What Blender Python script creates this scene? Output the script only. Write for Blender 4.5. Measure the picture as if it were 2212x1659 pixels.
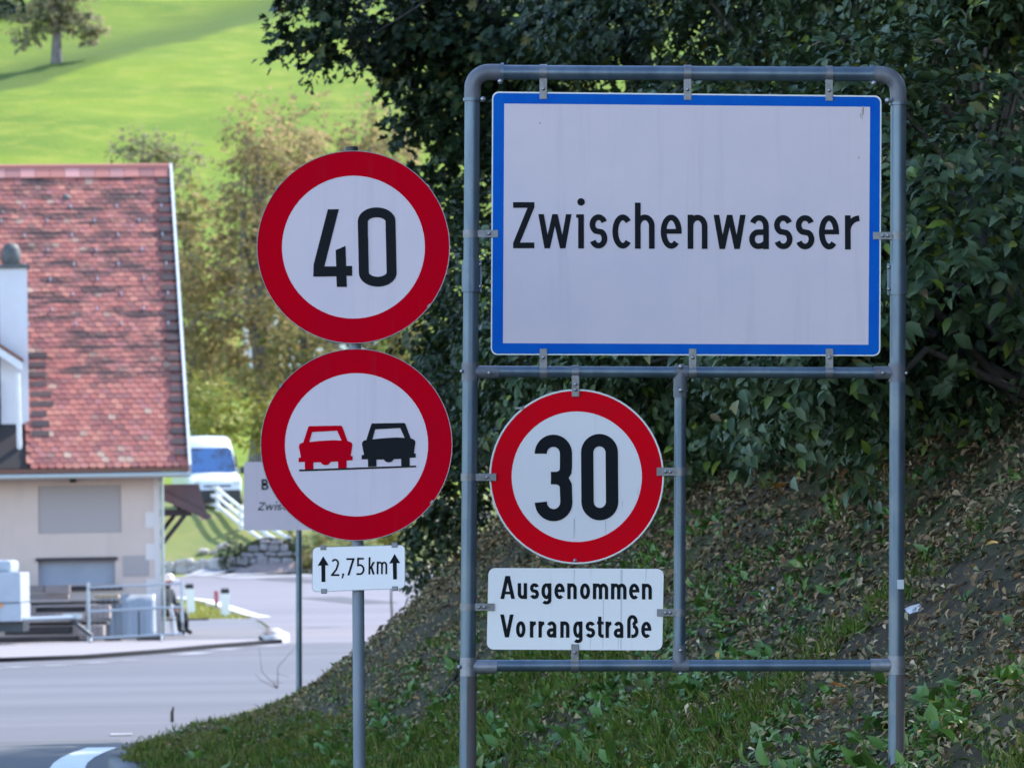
import bpy, bmesh, math, random
import numpy as np
from mathutils import Vector, Matrix
from mathutils.geometry import tessellate_polygon

random.seed(7)
RNG = np.random.default_rng(7)
PI = math.pi
for o in list(bpy.data.objects):
    bpy.data.objects.remove(o)
SC = bpy.context.scene
COL = SC.collection

# ------------------------------------------------------------------ camera
FOCAL = 9904.0                      # in pixels of a 2212 px wide picture
CAM_H, PITCH, ROLL = 1.6, math.radians(2.20), math.radians(-1.0)
CAM_ROT = Matrix.Rotation(PI / 2 + PITCH, 3, 'X') @ Matrix.Rotation(ROLL, 3, 'Z')
CAM_POS = Vector((0, 0, CAM_H))
cd = bpy.data.cameras.new('camera')
cd.sensor_width = 36.0
cd.lens = 36.0 * FOCAL / 2212.0
cd.clip_start, cd.clip_end = 0.5, 4000
cd.dof.use_dof = True
cd.dof.focus_distance = 17.0
cd.dof.aperture_fstop = 10.5
cam = bpy.data.objects.new('camera', cd)
COL.objects.link(cam)
cam.matrix_world = Matrix.Translation(CAM_POS) @ CAM_ROT.to_4x4()
SC.camera = cam

# ------------------------------------------------------------------ light
SUN_DIR = Vector((0.62, 0.50, 0.72)).normalized()      # towards the sun: right, behind the wooded bank
SUN_EL = math.asin(SUN_DIR.z)
SUN_ROT = math.atan2(SUN_DIR.x, SUN_DIR.y)
W = bpy.data.worlds.new('World'); SC.world = W; W.use_nodes = True
nt = W.node_tree; bg = nt.nodes['Background']
sky = nt.nodes.new('ShaderNodeTexSky'); sky.sky_type = 'NISHITA'; sky.sun_disc = False
sky.sun_elevation = SUN_EL; sky.sun_rotation = SUN_ROT
sky.altitude = 600; sky.air_density = 1.0; sky.dust_density = 0.6; sky.ozone_density = 1.0
nt.links.new(sky.outputs[0], bg.inputs[0]); bg.inputs[1].default_value = 0.15
sd = bpy.data.lights.new('sun', 'SUN'); sd.energy = 2.5; sd.angle = math.radians(0.9); sd.color = (1.0, 0.955, 0.89)
sun = bpy.data.objects.new('sun', sd); COL.objects.link(sun)
sun.rotation_mode = 'QUATERNION'; sun.rotation_quaternion = SUN_DIR.to_track_quat('Z', 'Y')
sun.location = (30, 30, 60)
SC.view_settings.view_transform = 'Standard'; SC.view_settings.look = 'None'
SC.view_settings.gamma = 1.0; SC.view_settings.use_curve_mapping = False
SC.view_settings.exposure = 2.05
SC.render.engine = 'CYCLES'
SC.cycles.use_denoising = True
SC.cycles.max_bounces = 6; SC.cycles.diffuse_bounces = 3; SC.cycles.transmission_bounces = 4
SC.cycles.caustics_reflective = False; SC.cycles.caustics_refractive = False

# ------------------------------------------------------------------ helpers
def ray(u, v):
    return CAM_ROT @ Vector(((u - 1106.0) / FOCAL, (829.5 - v) / FOCAL, -1.0))
def at(u, v, Y):                    # the point of the plane y = Y seen at pixel u, v of the 2212 px picture
    r = ray(u, v)
    return CAM_POS + r * (Y / r.y)

class ImgPlane:                     # an upright plane facing the road users, with metres per pixel at its distance
    def __init__(s, u0, v0, Y):
        s.u0, s.v0 = u0, v0
        s.o = at(u0, v0, Y)
        r = at(u0 + 200, v0, Y) - s.o; s.ppm = 200.0 / r.length
        s.R = r.normalized(); s.N = Vector((0, 1, 0)); s.U = s.R.cross(s.N).normalized()
        s.M = Matrix(((s.R.x, s.N.x, s.U.x, s.o.x), (s.R.y, s.N.y, s.U.y, s.o.y), (s.R.z, s.N.z, s.U.z, s.o.z), (0, 0, 0, 1)))
    def p(s, u, v):
        return ((u - s.u0) / s.ppm, (s.v0 - v) / s.ppm)

K = 2212.0 / 3635.0
def reg(x0, y0, sc):                # reading of an enlargement of the photograph -> 2212 px picture
    return lambda x, y: ((x0 + x / sc) * K, (y0 + y / sc) * K)

def link(o, parent=None):
    COL.objects.link(o)
    if parent is not None: o.parent = parent
    return o
def tag(o, label=None, cat=None, group=None, kind=None):
    if label: o['label'] = label
    if cat: o['category'] = cat
    if group: o['group'] = group
    if kind: o['kind'] = kind
    return o
def thing(name, label, cat, M=None, group=None, loc=None, rz=0.0):
    o = bpy.data.objects.new(name, None); o.empty_display_size = 0.2
    COL.objects.link(o)
    if M is not None: o.matrix_world = M
    elif loc is not None: o.location = loc; o.rotation_euler = (0, 0, rz)
    return tag(o, label, cat, group)

def np_mesh(name, V, F, mats, parent=None, smooth=False, midx=None):
    V = np.asarray(V, dtype=np.float32); F = np.asarray(F, dtype=np.int32)
    k = F.shape[1]
    me = bpy.data.meshes.new(name)
    me.vertices.add(len(V)); me.vertices.foreach_set('co', V.ravel())
    me.loops.add(F.size); me.loops.foreach_set('vertex_index', F.ravel())
    me.polygons.add(len(F))
    me.polygons.foreach_set('loop_start', np.arange(0, F.size, k, dtype=np.int32))
    me.polygons.foreach_set('loop_total', np.full(len(F), k, dtype=np.int32))
    if smooth: me.polygons.foreach_set('use_smooth', np.ones(len(F), dtype=bool))
    for m in (mats if isinstance(mats, (list, tuple)) else [mats]): me.materials.append(m)
    if midx is not None: me.polygons.foreach_set('material_index', np.asarray(midx, dtype=np.int32))
    me.update(); me.validate()
    return link(bpy.data.objects.new(name, me), parent)

class MB:
    def __init__(s): s.v, s.f, s.sm = [], [], []
    def add(s, vs, fs, smooth=False):
        b = len(s.v); s.v += [tuple(x) for x in vs]
        s.f += [tuple(b + i for i in f) for f in fs]; s.sm += [smooth] * len(fs)
        return s
    def box(s, c, d, M=None):
        x, y, z = d[0] / 2, d[1] / 2, d[2] / 2
        vs = [Vector((sx * x, sy * y, sz * z)) for sz in (-1, 1) for sy in (-1, 1) for sx in (-1, 1)]
        if M is not None: vs = [M @ q for q in vs]
        vs = [q + Vector(c) for q in vs]
        return s.add(vs, [(0, 2, 3, 1), (4, 5, 7, 6), (0, 1, 5, 4), (2, 6, 7, 3), (0, 4, 6, 2), (1, 3, 7, 5)])
    def bbox(s, x0, x1, y0, y1, z0, z1, b=0.0):
        if b <= 0: return s.box(((x0 + x1) / 2, (y0 + y1) / 2, (z0 + z1) / 2), (x1 - x0, y1 - y0, z1 - z0))
        # box with chamfered edges
        bm = bmesh.new(); bmesh.ops.create_cube(bm, size=1.0)
        for q in bm.verts: q.co = Vector(((x0 + x1) / 2 + q.co.x * (x1 - x0), (y0 + y1) / 2 + q.co.y * (y1 - y0), (z0 + z1) / 2 + q.co.z * (z1 - z0)))
        bmesh.ops.bevel(bm, geom=list(bm.edges), offset=b, segments=2, profile=0.6, affect='EDGES')
        bm.verts.index_update()
        s.add([q.co.copy() for q in bm.verts], [[q.index for q in f.verts] for f in bm.faces]); bm.free()
        return s
    def tube(s, pts, r, n=12, cap=True):
        pts = [Vector(p) for p in pts]; m = len(pts)
        rs = r if isinstance(r, (list, tuple)) else [r] * m
        t0 = (pts[1] - pts[0]).normalized()
        a = t0.orthogonal().normalized(); vs = []
        for i, p in enumerate(pts):
            t = ((pts[min(i + 1, m - 1)] - p).normalized() + (p - pts[max(i - 1, 0)]).normalized())
            t = t.normalized() if t.length > 1e-9 else t0
            a = (a - t * a.dot(t)).normalized(); b = t.cross(a)
            vs += [p + (a * math.cos(2 * PI * k / n) + b * math.sin(2 * PI * k / n)) * rs[i] for k in range(n)]
        fs = [(i * n + k, i * n + (k + 1) % n, (i + 1) * n + (k + 1) % n, (i + 1) * n + k) for i in range(m - 1) for k in range(n)]
        s.add(vs, fs, True)
        if cap:
            e = len(vs)
            s.add(vs[:n], [tuple(reversed(range(n)))]); s.add(vs[e - n:], [tuple(range(n))])
        return s
    def prism(s, poly, yf, yb, holes=()):     # poly in x, z
        loops = [list(poly)] + [list(h) for h in holes]
        tris = tessellate_polygon([[Vector((x, z, 0)) for x, z in l] for l in loops])
        fl = [q for l in loops for q in l]
        s.add([(x, yf, z) for x, z in fl], tris)
        if yb is None: return s
        s.add([(x, yb, z) for x, z in fl], [tuple(reversed(t)) for t in tris])
        for l in loops:
            n = len(l)
            s.add([(x, yf, z) for x, z in l] + [(x, yb, z) for x, z in l], [(i, (i + 1) % n, n + (i + 1) % n, n + i) for i in range(n)])
        return s
    def flat(s, poly, y, holes=()): return s.prism(poly, y, None, holes)
    def lathe(s, prof, n=24, c=(0, 0, 0), axis='Z', a0=0.0):    # prof: (r, h)
        vs = []
        for r, h in prof:
            for k in range(n):
                a = a0 + 2 * PI * k / n
                q = (r * math.cos(a), r * math.sin(a), h)
                if axis == 'Y': q = (q[0], q[2], q[1])
                if axis == 'X': q = (q[2], q[0], q[1])
                vs.append((q[0] + c[0], q[1] + c[1], q[2] + c[2]))
        m = len(prof)
        return s.add(vs, [(i * n + k, i * n + (k + 1) % n, (i + 1) * n + (k + 1) % n, (i + 1) * n + k) for i in range(m - 1) for k in range(n)], True)
    def build(s, name, mat, parent=None, off=None, shade=True):
        me = bpy.data.meshes.new(name)
        vs = s.v if off is None else [(x - off[0], y - off[1], z - off[2]) for x, y, z in s.v]
        me.from_pydata(vs, [], s.f)
        bm = bmesh.new(); bm.from_mesh(me); bmesh.ops.recalc_face_normals(bm, faces=bm.faces); bm.to_mesh(me); bm.free()
        if len(me.polygons) == len(s.sm): me.polygons.foreach_set('use_smooth', s.sm)
        for m in (mat if isinstance(mat, (list, tuple)) else [mat]): me.materials.append(m)
        me.update()
        return link(bpy.data.objects.new(name, me), parent)

def arc(cx, cy, rx, ry, a0, a1, n=14):
    return [(cx + rx * math.cos(math.radians(a0 + (a1 - a0) * i / n)), cy + ry * math.sin(math.radians(a0 + (a1 - a0) * i / n))) for i in range(n + 1)]
def round_quad(c, r, n=6):
    out = []
    for i in range(4):
        p, a, b = Vector(c[i]), Vector(c[i - 1]), Vector(c[(i + 1) % 4])
        p0 = p + (a - p).normalized() * r; p1 = p + (b - p).normalized() * r
        for k in range(n + 1):
            t = k / n
            # quarter circle through p0, p1 with the corner p as control
            w = math.sqrt(0.5); d = (1 - t) ** 2 + 2 * w * t * (1 - t) + t * t
            q = (p0 * (1 - t) ** 2 + p * (2 * w * t * (1 - t)) + p1 * (t * t)) / d
            out.append((q.x, q.y))
    return out

def ribbon(mb, pts, w, y, closed=False):
    P = [Vector(p) for p in pts]; n = len(P); L, R = [], []
    for i in range(n):
        if closed: a, b = P[i - 1], P[(i + 1) % n]
        else: a, b = P[max(i - 1, 0)], P[min(i + 1, n - 1)]
        d0 = (P[i] - a); d1 = (b - P[i])
        if d0.length < 1e-9: d0 = d1
        if d1.length < 1e-9: d1 = d0
        d0.normalize(); d1.normalize()
        t = (d0 + d1).normalized(); nn = Vector((-t.y, t.x))
        k = w / 2 / max(0.45, nn.dot(Vector((-d0.y, d0.x))))
        L.append(P[i] + nn * k); R.append(P[i] - nn * k)
    vs = [(q.x, y, q.y) for q in L] + [(q.x, y, q.y) for q in R]
    m = n if closed else n - 1
    mb.add(vs, [(i, (i + 1) % n, n + (i + 1) % n, n + i) for i in range(m)])

# ---- the lettering: each glyph is a set of strokes inside a box of width w, cap height c, x-height x, stroke t
class Glyphs:                        # every letter becomes a flat piece of its own
    def emit(s, parent):
        for mb in s.done: mb.build('letter', MATS['sign_black'], parent)
    def __init__(s, mb, to, y):
        s.mb, s.to, s.y, s.n, s.done = mb, to, y, 0, []
    def st(s, pts, closed=False):
        s.n += 1
        ribbon(s.mb, [s.tr(*p) for p in pts], s.t * s.sc, s.y - 0.00004 * (s.n % 7), closed)
    def poly(s, pts):
        s.n += 1
        s.mb.flat([s.tr(*p) for p in pts], s.y - 0.00004 * (s.n % 7))
    def diag(s, x0, y0, x1, y1, hw): s.poly([(x0 - hw, y0), (x0 + hw, y0), (x1 + hw, y1), (x1 - hw, y1)])
    def draw(s, ch, x0, x1, base, cap, xh, t, slant=0.0):
        """x0, x1, base in picture pixels of the region given by to; cap, xh, t in the same pixels"""
        s.mb = MB(); s.done.append(s.mb)
        w, c, x, h = x1 - x0, cap, xh, t / 2
        s.t = t
        p0, p1 = s.to(x0, base), s.to(x0 + 1, base); s.sc = math.hypot(p1[0] - p0[0], p1[1] - p0[1])
        s.tr = lambda px, py: s.to(x0 + px + slant * py, base - py)
        rx = w / 2 - h; rt = min(rx * 1.25, x * 0.42)
        if ch == 'Z':
            s.poly([(0, c), (w, c), (w, c - t), (0, c - t)]); s.poly([(0, 0), (w, 0), (w, t), (0, t)])
            s.diag(w - t * .62, c - t, t * .62, t, t * .58)
        elif ch == 'w':
            q = t * .49; m = w / 2
            s.diag(q, x, w * .27, 0, q); s.diag(m, x, w * .27, 0, q * .95); s.diag(m, x, w * .73, 0, q * .95); s.diag(w - q, x, w * .73, 0, q)
        elif ch == 'i':
            s.st([(w / 2, 0), (w / 2, x)]); s.poly(arc(w / 2, c * 1.01, t * .66, t * .66, 0, 345, 23)); s.poly([(w / 2 - t * .85, x), (w / 2, x), (w / 2, x - t * .62), (w / 2 - t * .85, x - t * .62)])
        elif ch == 's':
            ry = (x - t) / 4 * 1.02
            s.st(arc(w / 2, x - h - ry, rx, ry, 20, 255, 18)[:-1] + [(w / 2, x / 2)] + arc(w / 2, h + ry, rx, ry, 75, -160, 18)[1:])
        elif ch == 'c': s.st(arc(w / 2 + .1 * w, x / 2, rx + .1 * w, x / 2 - h, 44, 316, 26))
        elif ch in 'hn':
            s.st([(h, 0), (h, c if ch == 'h' else x)])
            s.st([(h, x - h - rt * 1.1)] + arc(w / 2, x - h - rt, rx, rt, 165, 0, 14) + [(w - h, 0)])
        elif ch == 'u':
            s.st([(w - h, x), (w - h, 0)]); s.st([(h, x), (h, h + rt)] + arc(w / 2, h + rt, rx, rt, 180, 345, 14))
        elif ch == 'm':
            s.st([(h, 0), (h, x)]); q = (w - t) / 4; r2 = min(q * 1.4, x * .4)
            for k in (1, 3): s.st(arc(h + q * k, x - h - r2, q, r2, 165, 0, 12) + [(h + q * (k + 1), 0)])
        elif ch == 'r':
            s.st([(h, 0), (h, x)]); s.st([(h, x * .55)] + arc(w, x * .55, w - h, x * .45 - h, 172, 93, 10))
        elif ch == 'o': s.st(arc(w / 2, x / 2, rx, x / 2 - h, 0, 352, 31) , True)
        elif ch == 'e':
            s.poly([(h, x * .44), (w - h, x * .44), (w - h, x * .44 + t * .85), (h, x * .44 + t * .85)])
            s.st([(w - h, x * .44)] + arc(w / 2, x / 2, rx, x / 2 - h, 0, 312, 30))
        elif ch == 'a':
            s.st(arc(w / 2, x - h - rt, rx, rt, 155, 0, 14) + [(w - h, 0)])
            b = x * .58; ry = (b - t) / 2
            s.st([(w - h, b - h), (w * .5, b - h)] + arc(w * .46, h + ry, w * .46 - h, ry, 90, 270, 14) + [(w * .62, h + t * .08), (w - h, h + t * .6)])
        elif ch == 'g':
            s.st(arc(w / 2, x / 2, rx, x / 2 - h, 0, 352, 31), True)
            d = -c * .235
            s.st([(w - h, x), (w - h, d + h + rt * .6)] + arc(w / 2, d + h + rt * .6, rx, rt * .6, 0, -150, 14))
        elif ch == 't':
            s.st([(w * .42, x * 1.3), (w * .42, h + t * .7)] + arc(w * .42 + t * .75, h + t * .7, t * .75, t * .7, 180, 270, 6) + [(w, h)])
            s.poly([(0, x), (w, x), (w, x - t * .85), (0, x - t * .85)])
        elif ch == 'A':
            s.diag(w / 2 - t * .12, c, t * .55, 0, t * .55); s.diag(w / 2 + t * .12, c, w - t * .55, 0, t * .55)
            s.poly([(w * .25, c * .2), (w * .75, c * .2), (w * .72, c * .2 + t * .8), (w * .28, c * .2 + t * .8)])
        elif ch == 'V':
            s.diag(t * .55, c, w / 2 - t * .05, 0, t * .55); s.diag(w - t * .55, c, w / 2 + t * .05, 0, t * .55)
        elif ch == 'B':
            s.st([(h, 0), (h, c)])
            for y0, y1, ww in ((c * .5, c, w * .94), (0, c * .54, w)):
                ry = (y1 - y0 - t) / 2
                s.st([(h, y1 - h), (ww - h - ry, y1 - h)] + arc(ww - h - ry, (y0 + y1) / 2, ry, ry, 90, -90, 12) + [(h, y0 + h)])
        elif ch == 'k':
            s.st([(h, 0), (h, c)]); s.diag(w - t * .62, x, t * .9, x * .42, t * .6); s.diag(w * .42, x * .62, w - t * .6, 0, t * .58)
        elif ch == 'S':                 # sharp s
            s.st([(h, 0), (h, c - h - rt)] + arc(w * .46, c - h - rt, w * .46 - h, rt, 180, 0, 14) + [(w * .86 - h, c * .7), (w * .55, c * .56)])
            b = c * .58
            s.st([(w * .5, b - h)] + arc(w * .52, b / 2, w * .48 - h, b / 2 - h, 90, -90, 14) + [(w * .36, h)])
        elif ch == '2':
            s.st(arc(w * .48, c - h - w * .44, w * .48 - h, w * .44, 150, -20, 16) + [(w * .62, c * .36), (t * .7, t * .75)])
            s.poly([(0, 0), (w, 0), (w, t), (0, t)])
        elif ch == '7':
            s.poly([(0, c), (w, c), (w, c - t), (0, c - t)]); s.diag(w - t * .6, c - t * .6, w * .28, 0, t * .58)
        elif ch == '5':
            s.poly([(w * .06, c), (w * .9, c), (w * .9, c - t), (w * .06, c - t)]); s.poly([(w * .06, c), (w * .06 + t, c), (w * .06 + t, c * .5), (w * .06, c * .5)])
            b = c * .63; s.st([(w * .1, b - h)] + arc(w * .42, b / 2, w * .58 - h, b / 2 - h, 92, -90, 16) + [(0, h)])
        elif ch == ',':
            s.poly(arc(w * .5, t * .55, t * .62, t * .62, 0, 345, 16)); s.diag(w * .6, t * .5, w * .18, -c * .16, t * .38)

def text(G, s, spans, base, cap, xh, t, slant=0.0):
    """spans: (x0, x1) of each glyph in region pixels; base may tilt: (base at first glyph, base at last glyph)"""
    n = len(s)
    for i, (ch, (a, b)) in enumerate(zip(s, spans)):
        bb = base if not isinstance(base, tuple) else base[0] + (base[1] - base[0]) * (a - spans[0][0]) / max(1, spans[-1][0] - spans[0][0])
        G.draw(ch, a, b, bb, cap, xh, t, slant)

# ------------------------------------------------------------------ materials
MATS = {}
def mat(name, col, rough=0.6, metal=0.0, noise=None, bump=None, spec=0.5, coat=0.0, noise2=None):
    """noise: (scale, colour2, contrast lo, hi) mixes a second colour in; bump: (scale, strength, distance)"""
    m = bpy.data.materials.new(name); m.use_nodes = True; MATS[name] = m
    t = m.node_tree; N, L = t.nodes, t.links; b = N['Principled BSDF']
    b.inputs['Roughness'].default_value = rough; b.inputs['Metallic'].default_value = metal
    b.inputs['Specular IOR Level'].default_value = spec; b.inputs['Coat Weight'].default_value = coat
    b.inputs['Base Color'].default_value = (*col, 1)
    tc = N.new('ShaderNodeTexCoord')
    src = None
    for nz in (noise, noise2):
        if not nz: continue
        mp = N.new('ShaderNodeMapping'); L.new(tc.outputs['Object'], mp.inputs[0])
        sc = nz[0]
        mp.inputs['Scale'].default_value = sc if isinstance(sc, tuple) else (sc, sc, sc)
        n = N.new('ShaderNodeTexNoise'); n.inputs['Scale'].default_value = 1.0; n.inputs['Detail'].default_value = 6; n.inputs['Roughness'].default_value = 0.62
        L.new(mp.outputs[0], n.inputs[0])
        mr = N.new('ShaderNodeMapRange'); mr.inputs[1].default_value = nz[2]; mr.inputs[2].default_value = nz[3]
        L.new(n.outputs[0], mr.inputs[0])
        mx = N.new('ShaderNodeMix'); mx.data_type = 'RGBA'
        L.new(mr.outputs[0], mx.inputs[0])
        if src is None: mx.inputs[6].default_value = (*col, 1)
        else: L.new(src, mx.inputs[6])
        mx.inputs[7].default_value = (*nz[1], 1)
        src = mx.outputs[2]
    if src is not None: L.new(src, b.inputs['Base Color'])
    if bump:
        n = N.new('ShaderNodeTexNoise'); n.inputs['Scale'].default_value = bump[0]; n.inputs['Detail'].default_value = 5
        L.new(tc.outputs['Object'], n.inputs[0])
        bp = N.new('ShaderNodeBump'); bp.inputs['Strength'].default_value = bump[1]; bp.inputs['Distance'].default_value = bump[2]
        L.new(n.outputs[0], bp.inputs['Height']); L.new(bp.outputs[0], b.inputs['Normal'])
    return m

def rand_mat(name, stops, rough=0.55, transl=0.0, spec=0.3, noise=None):
    """colour picked per loose piece / per object from stops [(pos, colour)]; transl: share of light let through"""
    m = bpy.data.materials.new(name); m.use_nodes = True; MATS[name] = m
    t = m.node_tree; N, L = t.nodes, t.links; b = N['Principled BSDF']
    g = N.new('ShaderNodeNewGeometry'); oi = N.new('ShaderNodeObjectInfo')
    ad = N.new('ShaderNodeMath'); ad.operation = 'ADD'; L.new(g.outputs['Random Per Island'], ad.inputs[0]); L.new(oi.outputs['Random'], ad.inputs[1])
    fr = N.new('ShaderNodeMath'); fr.operation = 'FRACT'; L.new(ad.outputs[0], fr.inputs[0])
    cr = N.new('ShaderNodeValToRGB'); e = cr.color_ramp.elements
    e[0].position, e[0].color = stops[0][0], (*stops[0][1], 1); e[1].position, e[1].color = stops[-1][0], (*stops[-1][1], 1)
    for p, c in stops[1:-1]:
        q = e.new(p); q.color = (*c, 1)
    L.new(fr.outputs[0], cr.inputs[0])
    src = cr.outputs[0]
    if noise:
        tc = N.new('ShaderNodeTexCoord'); mp = N.new('ShaderNodeMapping'); q_ = noise[0]; mp.inputs['Scale'].default_value = q_ if isinstance(q_, tuple) else (q_, q_, q_); L.new(tc.outputs['Object'], mp.inputs[0])
        n = N.new('ShaderNodeTexNoise'); n.inputs['Scale'].default_value = 1.0; n.inputs['Detail'].default_value = 6; n.inputs['Roughness'].default_value = .65
        L.new(mp.outputs[0], n.inputs[0])
        mr = N.new('ShaderNodeMapRange'); mr.inputs[1].default_value = noise[2]; mr.inputs[2].default_value = noise[3]; L.new(n.outputs[0], mr.inputs[0])
        mx = N.new('ShaderNodeMix'); mx.data_type = 'RGBA'; L.new(mr.outputs[0], mx.inputs[0]); L.new(src, mx.inputs[6]); mx.inputs[7].default_value = (*noise[1], 1)
        src = mx.outputs[2]
    L.new(src, b.inputs['Base Color']); b.inputs['Roughness'].default_value = rough; b.inputs['Specular IOR Level'].default_value = spec
    if transl > 0:
        tr = N.new('ShaderNodeBsdfTranslucent'); L.new(src, tr.inputs[0])
        ms = N.new('ShaderNodeMixShader'); ms.inputs[0].default_value = transl
        out = N['Material Output']; L.new(b.outputs[0], ms.inputs[1]); L.new(tr.outputs[0], ms.inputs[2]); L.new(ms.outputs[0], out.inputs[0])
    return m

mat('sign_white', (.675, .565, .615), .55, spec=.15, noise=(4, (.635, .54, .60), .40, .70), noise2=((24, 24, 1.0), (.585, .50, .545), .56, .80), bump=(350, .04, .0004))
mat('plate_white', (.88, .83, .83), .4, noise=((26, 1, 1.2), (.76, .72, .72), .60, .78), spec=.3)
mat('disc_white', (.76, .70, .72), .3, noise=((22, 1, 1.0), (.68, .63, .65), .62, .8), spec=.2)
mat('sign_red', (.52, .001, .011), .7, spec=.0, noise=(6, (.47, .002, .014), .4, .7), noise2=((24, 24, 1.2), (.43, .008, .02), .58, .8))
mat('bright_red', (.72, .001, .010), .6, spec=.03, noise=(10, (.64, .003, .014), .4, .7))
mat('sign_blue', (.0, .108, .48), .6, spec=.08, noise=(8, (.0, .085, .46), .4, .7))
mat('sign_black', (.008, .009, .012), .6, spec=.1)
mat('sign_dirt', (.30, .27, .22), .8)
mat('rim_grey', (.30, .31, .34), .45, .3)
mat('rim_white', (.72, .70, .68), .45)
mat('galvanised', (.115, .155, .20), .38, .55, spec=.5, noise=((16, 16, 3), (.075, .105, .15), .38, .68), noise2=(5, (.16, .18, .205), .5, .8))
mat('galvanised_dull', (.12, .125, .15), .5, .3, spec=.3, noise=((14, 14, 4), (.19, .19, .215), .4, .7))
mat('post_brown', (.125, .105, .105), .75, .0, spec=.25, noise=((14, 14, 3), (.095, .08, .078), .4, .7))
mat('clamp_metal', (.19, .19, .21), .42, .5, noise=(40, (.13, .125, .13), .45, .7))
mat('bolt_metal', (.33, .32, .35), .35, .8)
mat('sticker', (.5, .52, .55), .5)
mat('asphalt', (.090, .087, .102), .8, noise=((.035, .30, 1), (.064, .063, .078), .36, .62), noise2=((.03, .9, 1), (.112, .107, .124), .52, .72), bump=(60, .2, .01))
mat('old_asphalt', (.145, .133, .152), .8, noise=((.05, .25, 1), (.118, .108, .128), .38, .64), noise2=((.03, .8, 1), (.165, .152, .17), .52, .72))
mat('new_asphalt', (.060, .06, .066), .8, noise=(1.5, (.05, .05, .056), .4, .7), noise2=(40, (.075, .075, .08), .5, .75), bump=(60, .2, .01))
mat('driveway', (.105, .105, .122), .8, noise=(.5, (.09, .09, .105), .4, .7), bump=(40, .2, .01))
mat('pavement', (.22, .20, .215), .8, noise=(.6, (.195, .178, .19), .4, .7))
mat('dark_kerb', (.014, .014, .017), .9, spec=.1)
mat('kerb_stone', (.42, .41, .42), .8, noise=(3, (.33, .33, .34), .45, .75))
mat('road_paint', (.72, .72, .72), .6, noise=(6, (.5, .5, .51), .5, .8))
mat('worn_paint', (.30, .295, .31), .7, noise=((1.5, 3, 1), (.17, .165, .18), .42, .6))
mat('path_gravel', (.24, .185, .175), .9, noise=(2, (.20, .155, .145), .4, .7))
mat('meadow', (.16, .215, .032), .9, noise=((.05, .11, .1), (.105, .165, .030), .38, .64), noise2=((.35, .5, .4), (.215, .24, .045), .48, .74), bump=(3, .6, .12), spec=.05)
mat('embankment', (.19, .20, .055), .9, noise=(.25, (.13, .16, .05), .4, .65), noise2=(1.2, (.24, .20, .085), .5, .75), spec=.2)
mat('soil', (.058, .046, .032), .95, noise=(1.1, (.042, .052, .020), .42, .6), noise2=(7, (.085, .068, .048), .5, .72), bump=(24, .5, .04), spec=.15)
mat('wall_plaster', (.63, .48, .41), .85, noise=(.9, (.57, .44, .38), .4, .7), noise2=((2.5, 2.5, .35), (.52, .41, .355), .55, .8))
mat('grey_plaster', (.38, .325, .31), .85, noise=(1.4, (.385, .325, .31), .4, .7))
mat('quoin', (.66, .58, .55), .8)
mat('recess_board', (.33, .34, .39), .7, noise=(2, (.30, .31, .36), .4, .7))
mat('dark_wood', (.045, .032, .036), .7, noise=((2, 20, 20), (.03, .022, .025), .4, .7))
mat('brown_metal', (.11, .06, .065), .5, noise=(3, (.08, .045, .05), .4, .7))
mat('fascia', (.16, .07, .045), .7)
mat('gutter_metal', (.42, .44, .42), .45, .4)
mat('white_wood', (.70, .69, .70), .6, noise=((1, 1, 6), (.6, .59, .6), .45, .75))
mat('chimney_plaster', (.62, .61, .64), .85, noise=(1.5, (.56, .55, .58), .4, .7))
mat('cowl', (.10, .105, .105), .7, noise=(6, (.05, .05, .05), .45, .65))
mat('black', (.015, .016, .018), .6)
mat('underlay', (.03, .024, .024), .9)
mat('van_white', (.60, .63, .70), .25, spec=.6, coat=.4)
mat('dark_plastic', (.02, .021, .024), .5)
mat('glass_blue', (.03, .09, .24), .06, spec=1.0, coat=.6, noise=(2.2, (.015, .03, .06), .45, .6))
mat('lamp_glass', (.55, .56, .58), .1, spec=.8)
mat('rubber', (.02, .02, .02), .8)
mat('trailer_white', (.37, .41, .47), .5, noise=(2, (.31, .35, .40), .45, .75), noise2=((6, 6, 1.5), (.28, .30, .33), .55, .8))
mat('orange_lens', (.75, .22, .03), .25)
mat('steel_blue', (.05, .06, .075), .5, .4)
mat('galv_light', (.38, .42, .46), .4, .6)
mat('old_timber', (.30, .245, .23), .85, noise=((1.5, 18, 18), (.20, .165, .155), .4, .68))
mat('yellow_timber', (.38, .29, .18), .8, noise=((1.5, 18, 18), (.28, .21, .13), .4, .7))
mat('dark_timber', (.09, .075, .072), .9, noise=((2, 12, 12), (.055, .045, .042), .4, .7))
mat('blue_sheet', (.29, .305, .335), .55, noise=(1.6, (.29, .32, .35), .4, .65))
mat('delineator_white', (.82, .82, .80), .45)
mat('marker_red', (.40, .10, .12), .6)
mat('skin', (.32, .14, .11), .6)
mat('jacket', (.018, .024, .03), .8)
mat('trousers', (.03, .035, .04), .85)
mat('helmet_white', (.80, .82, .86), .25)
mat('scooter_white', (.60, .68, .74), .3)
mat('bark', (.10, .085, .075), .95, noise=((5, 5, 1.5), (.05, .043, .038), .4, .65), bump=(20, .5, .03))
mat('pale_bark', (.17, .155, .155), .95, noise=((5, 5, 1.5), (.09, .08, .08), .4, .65), bump=(16, .5, .03))
mat('rock', (.46, .40, .38), .9, noise=(2.5, (.28, .26, .25), .4, .68), bump=(6, .6, .08))
mat('far_wall', (.72, .68, .68), .8)
mat('far_roof', (.30, .15, .12), .8)
mat('paper', (.66, .67, .72), .8)
mat('dead_wood', (.075, .062, .052), .9, noise=((8, 8, 2), (.04, .034, .03), .4, .65), bump=(30, .6, .02))
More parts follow.
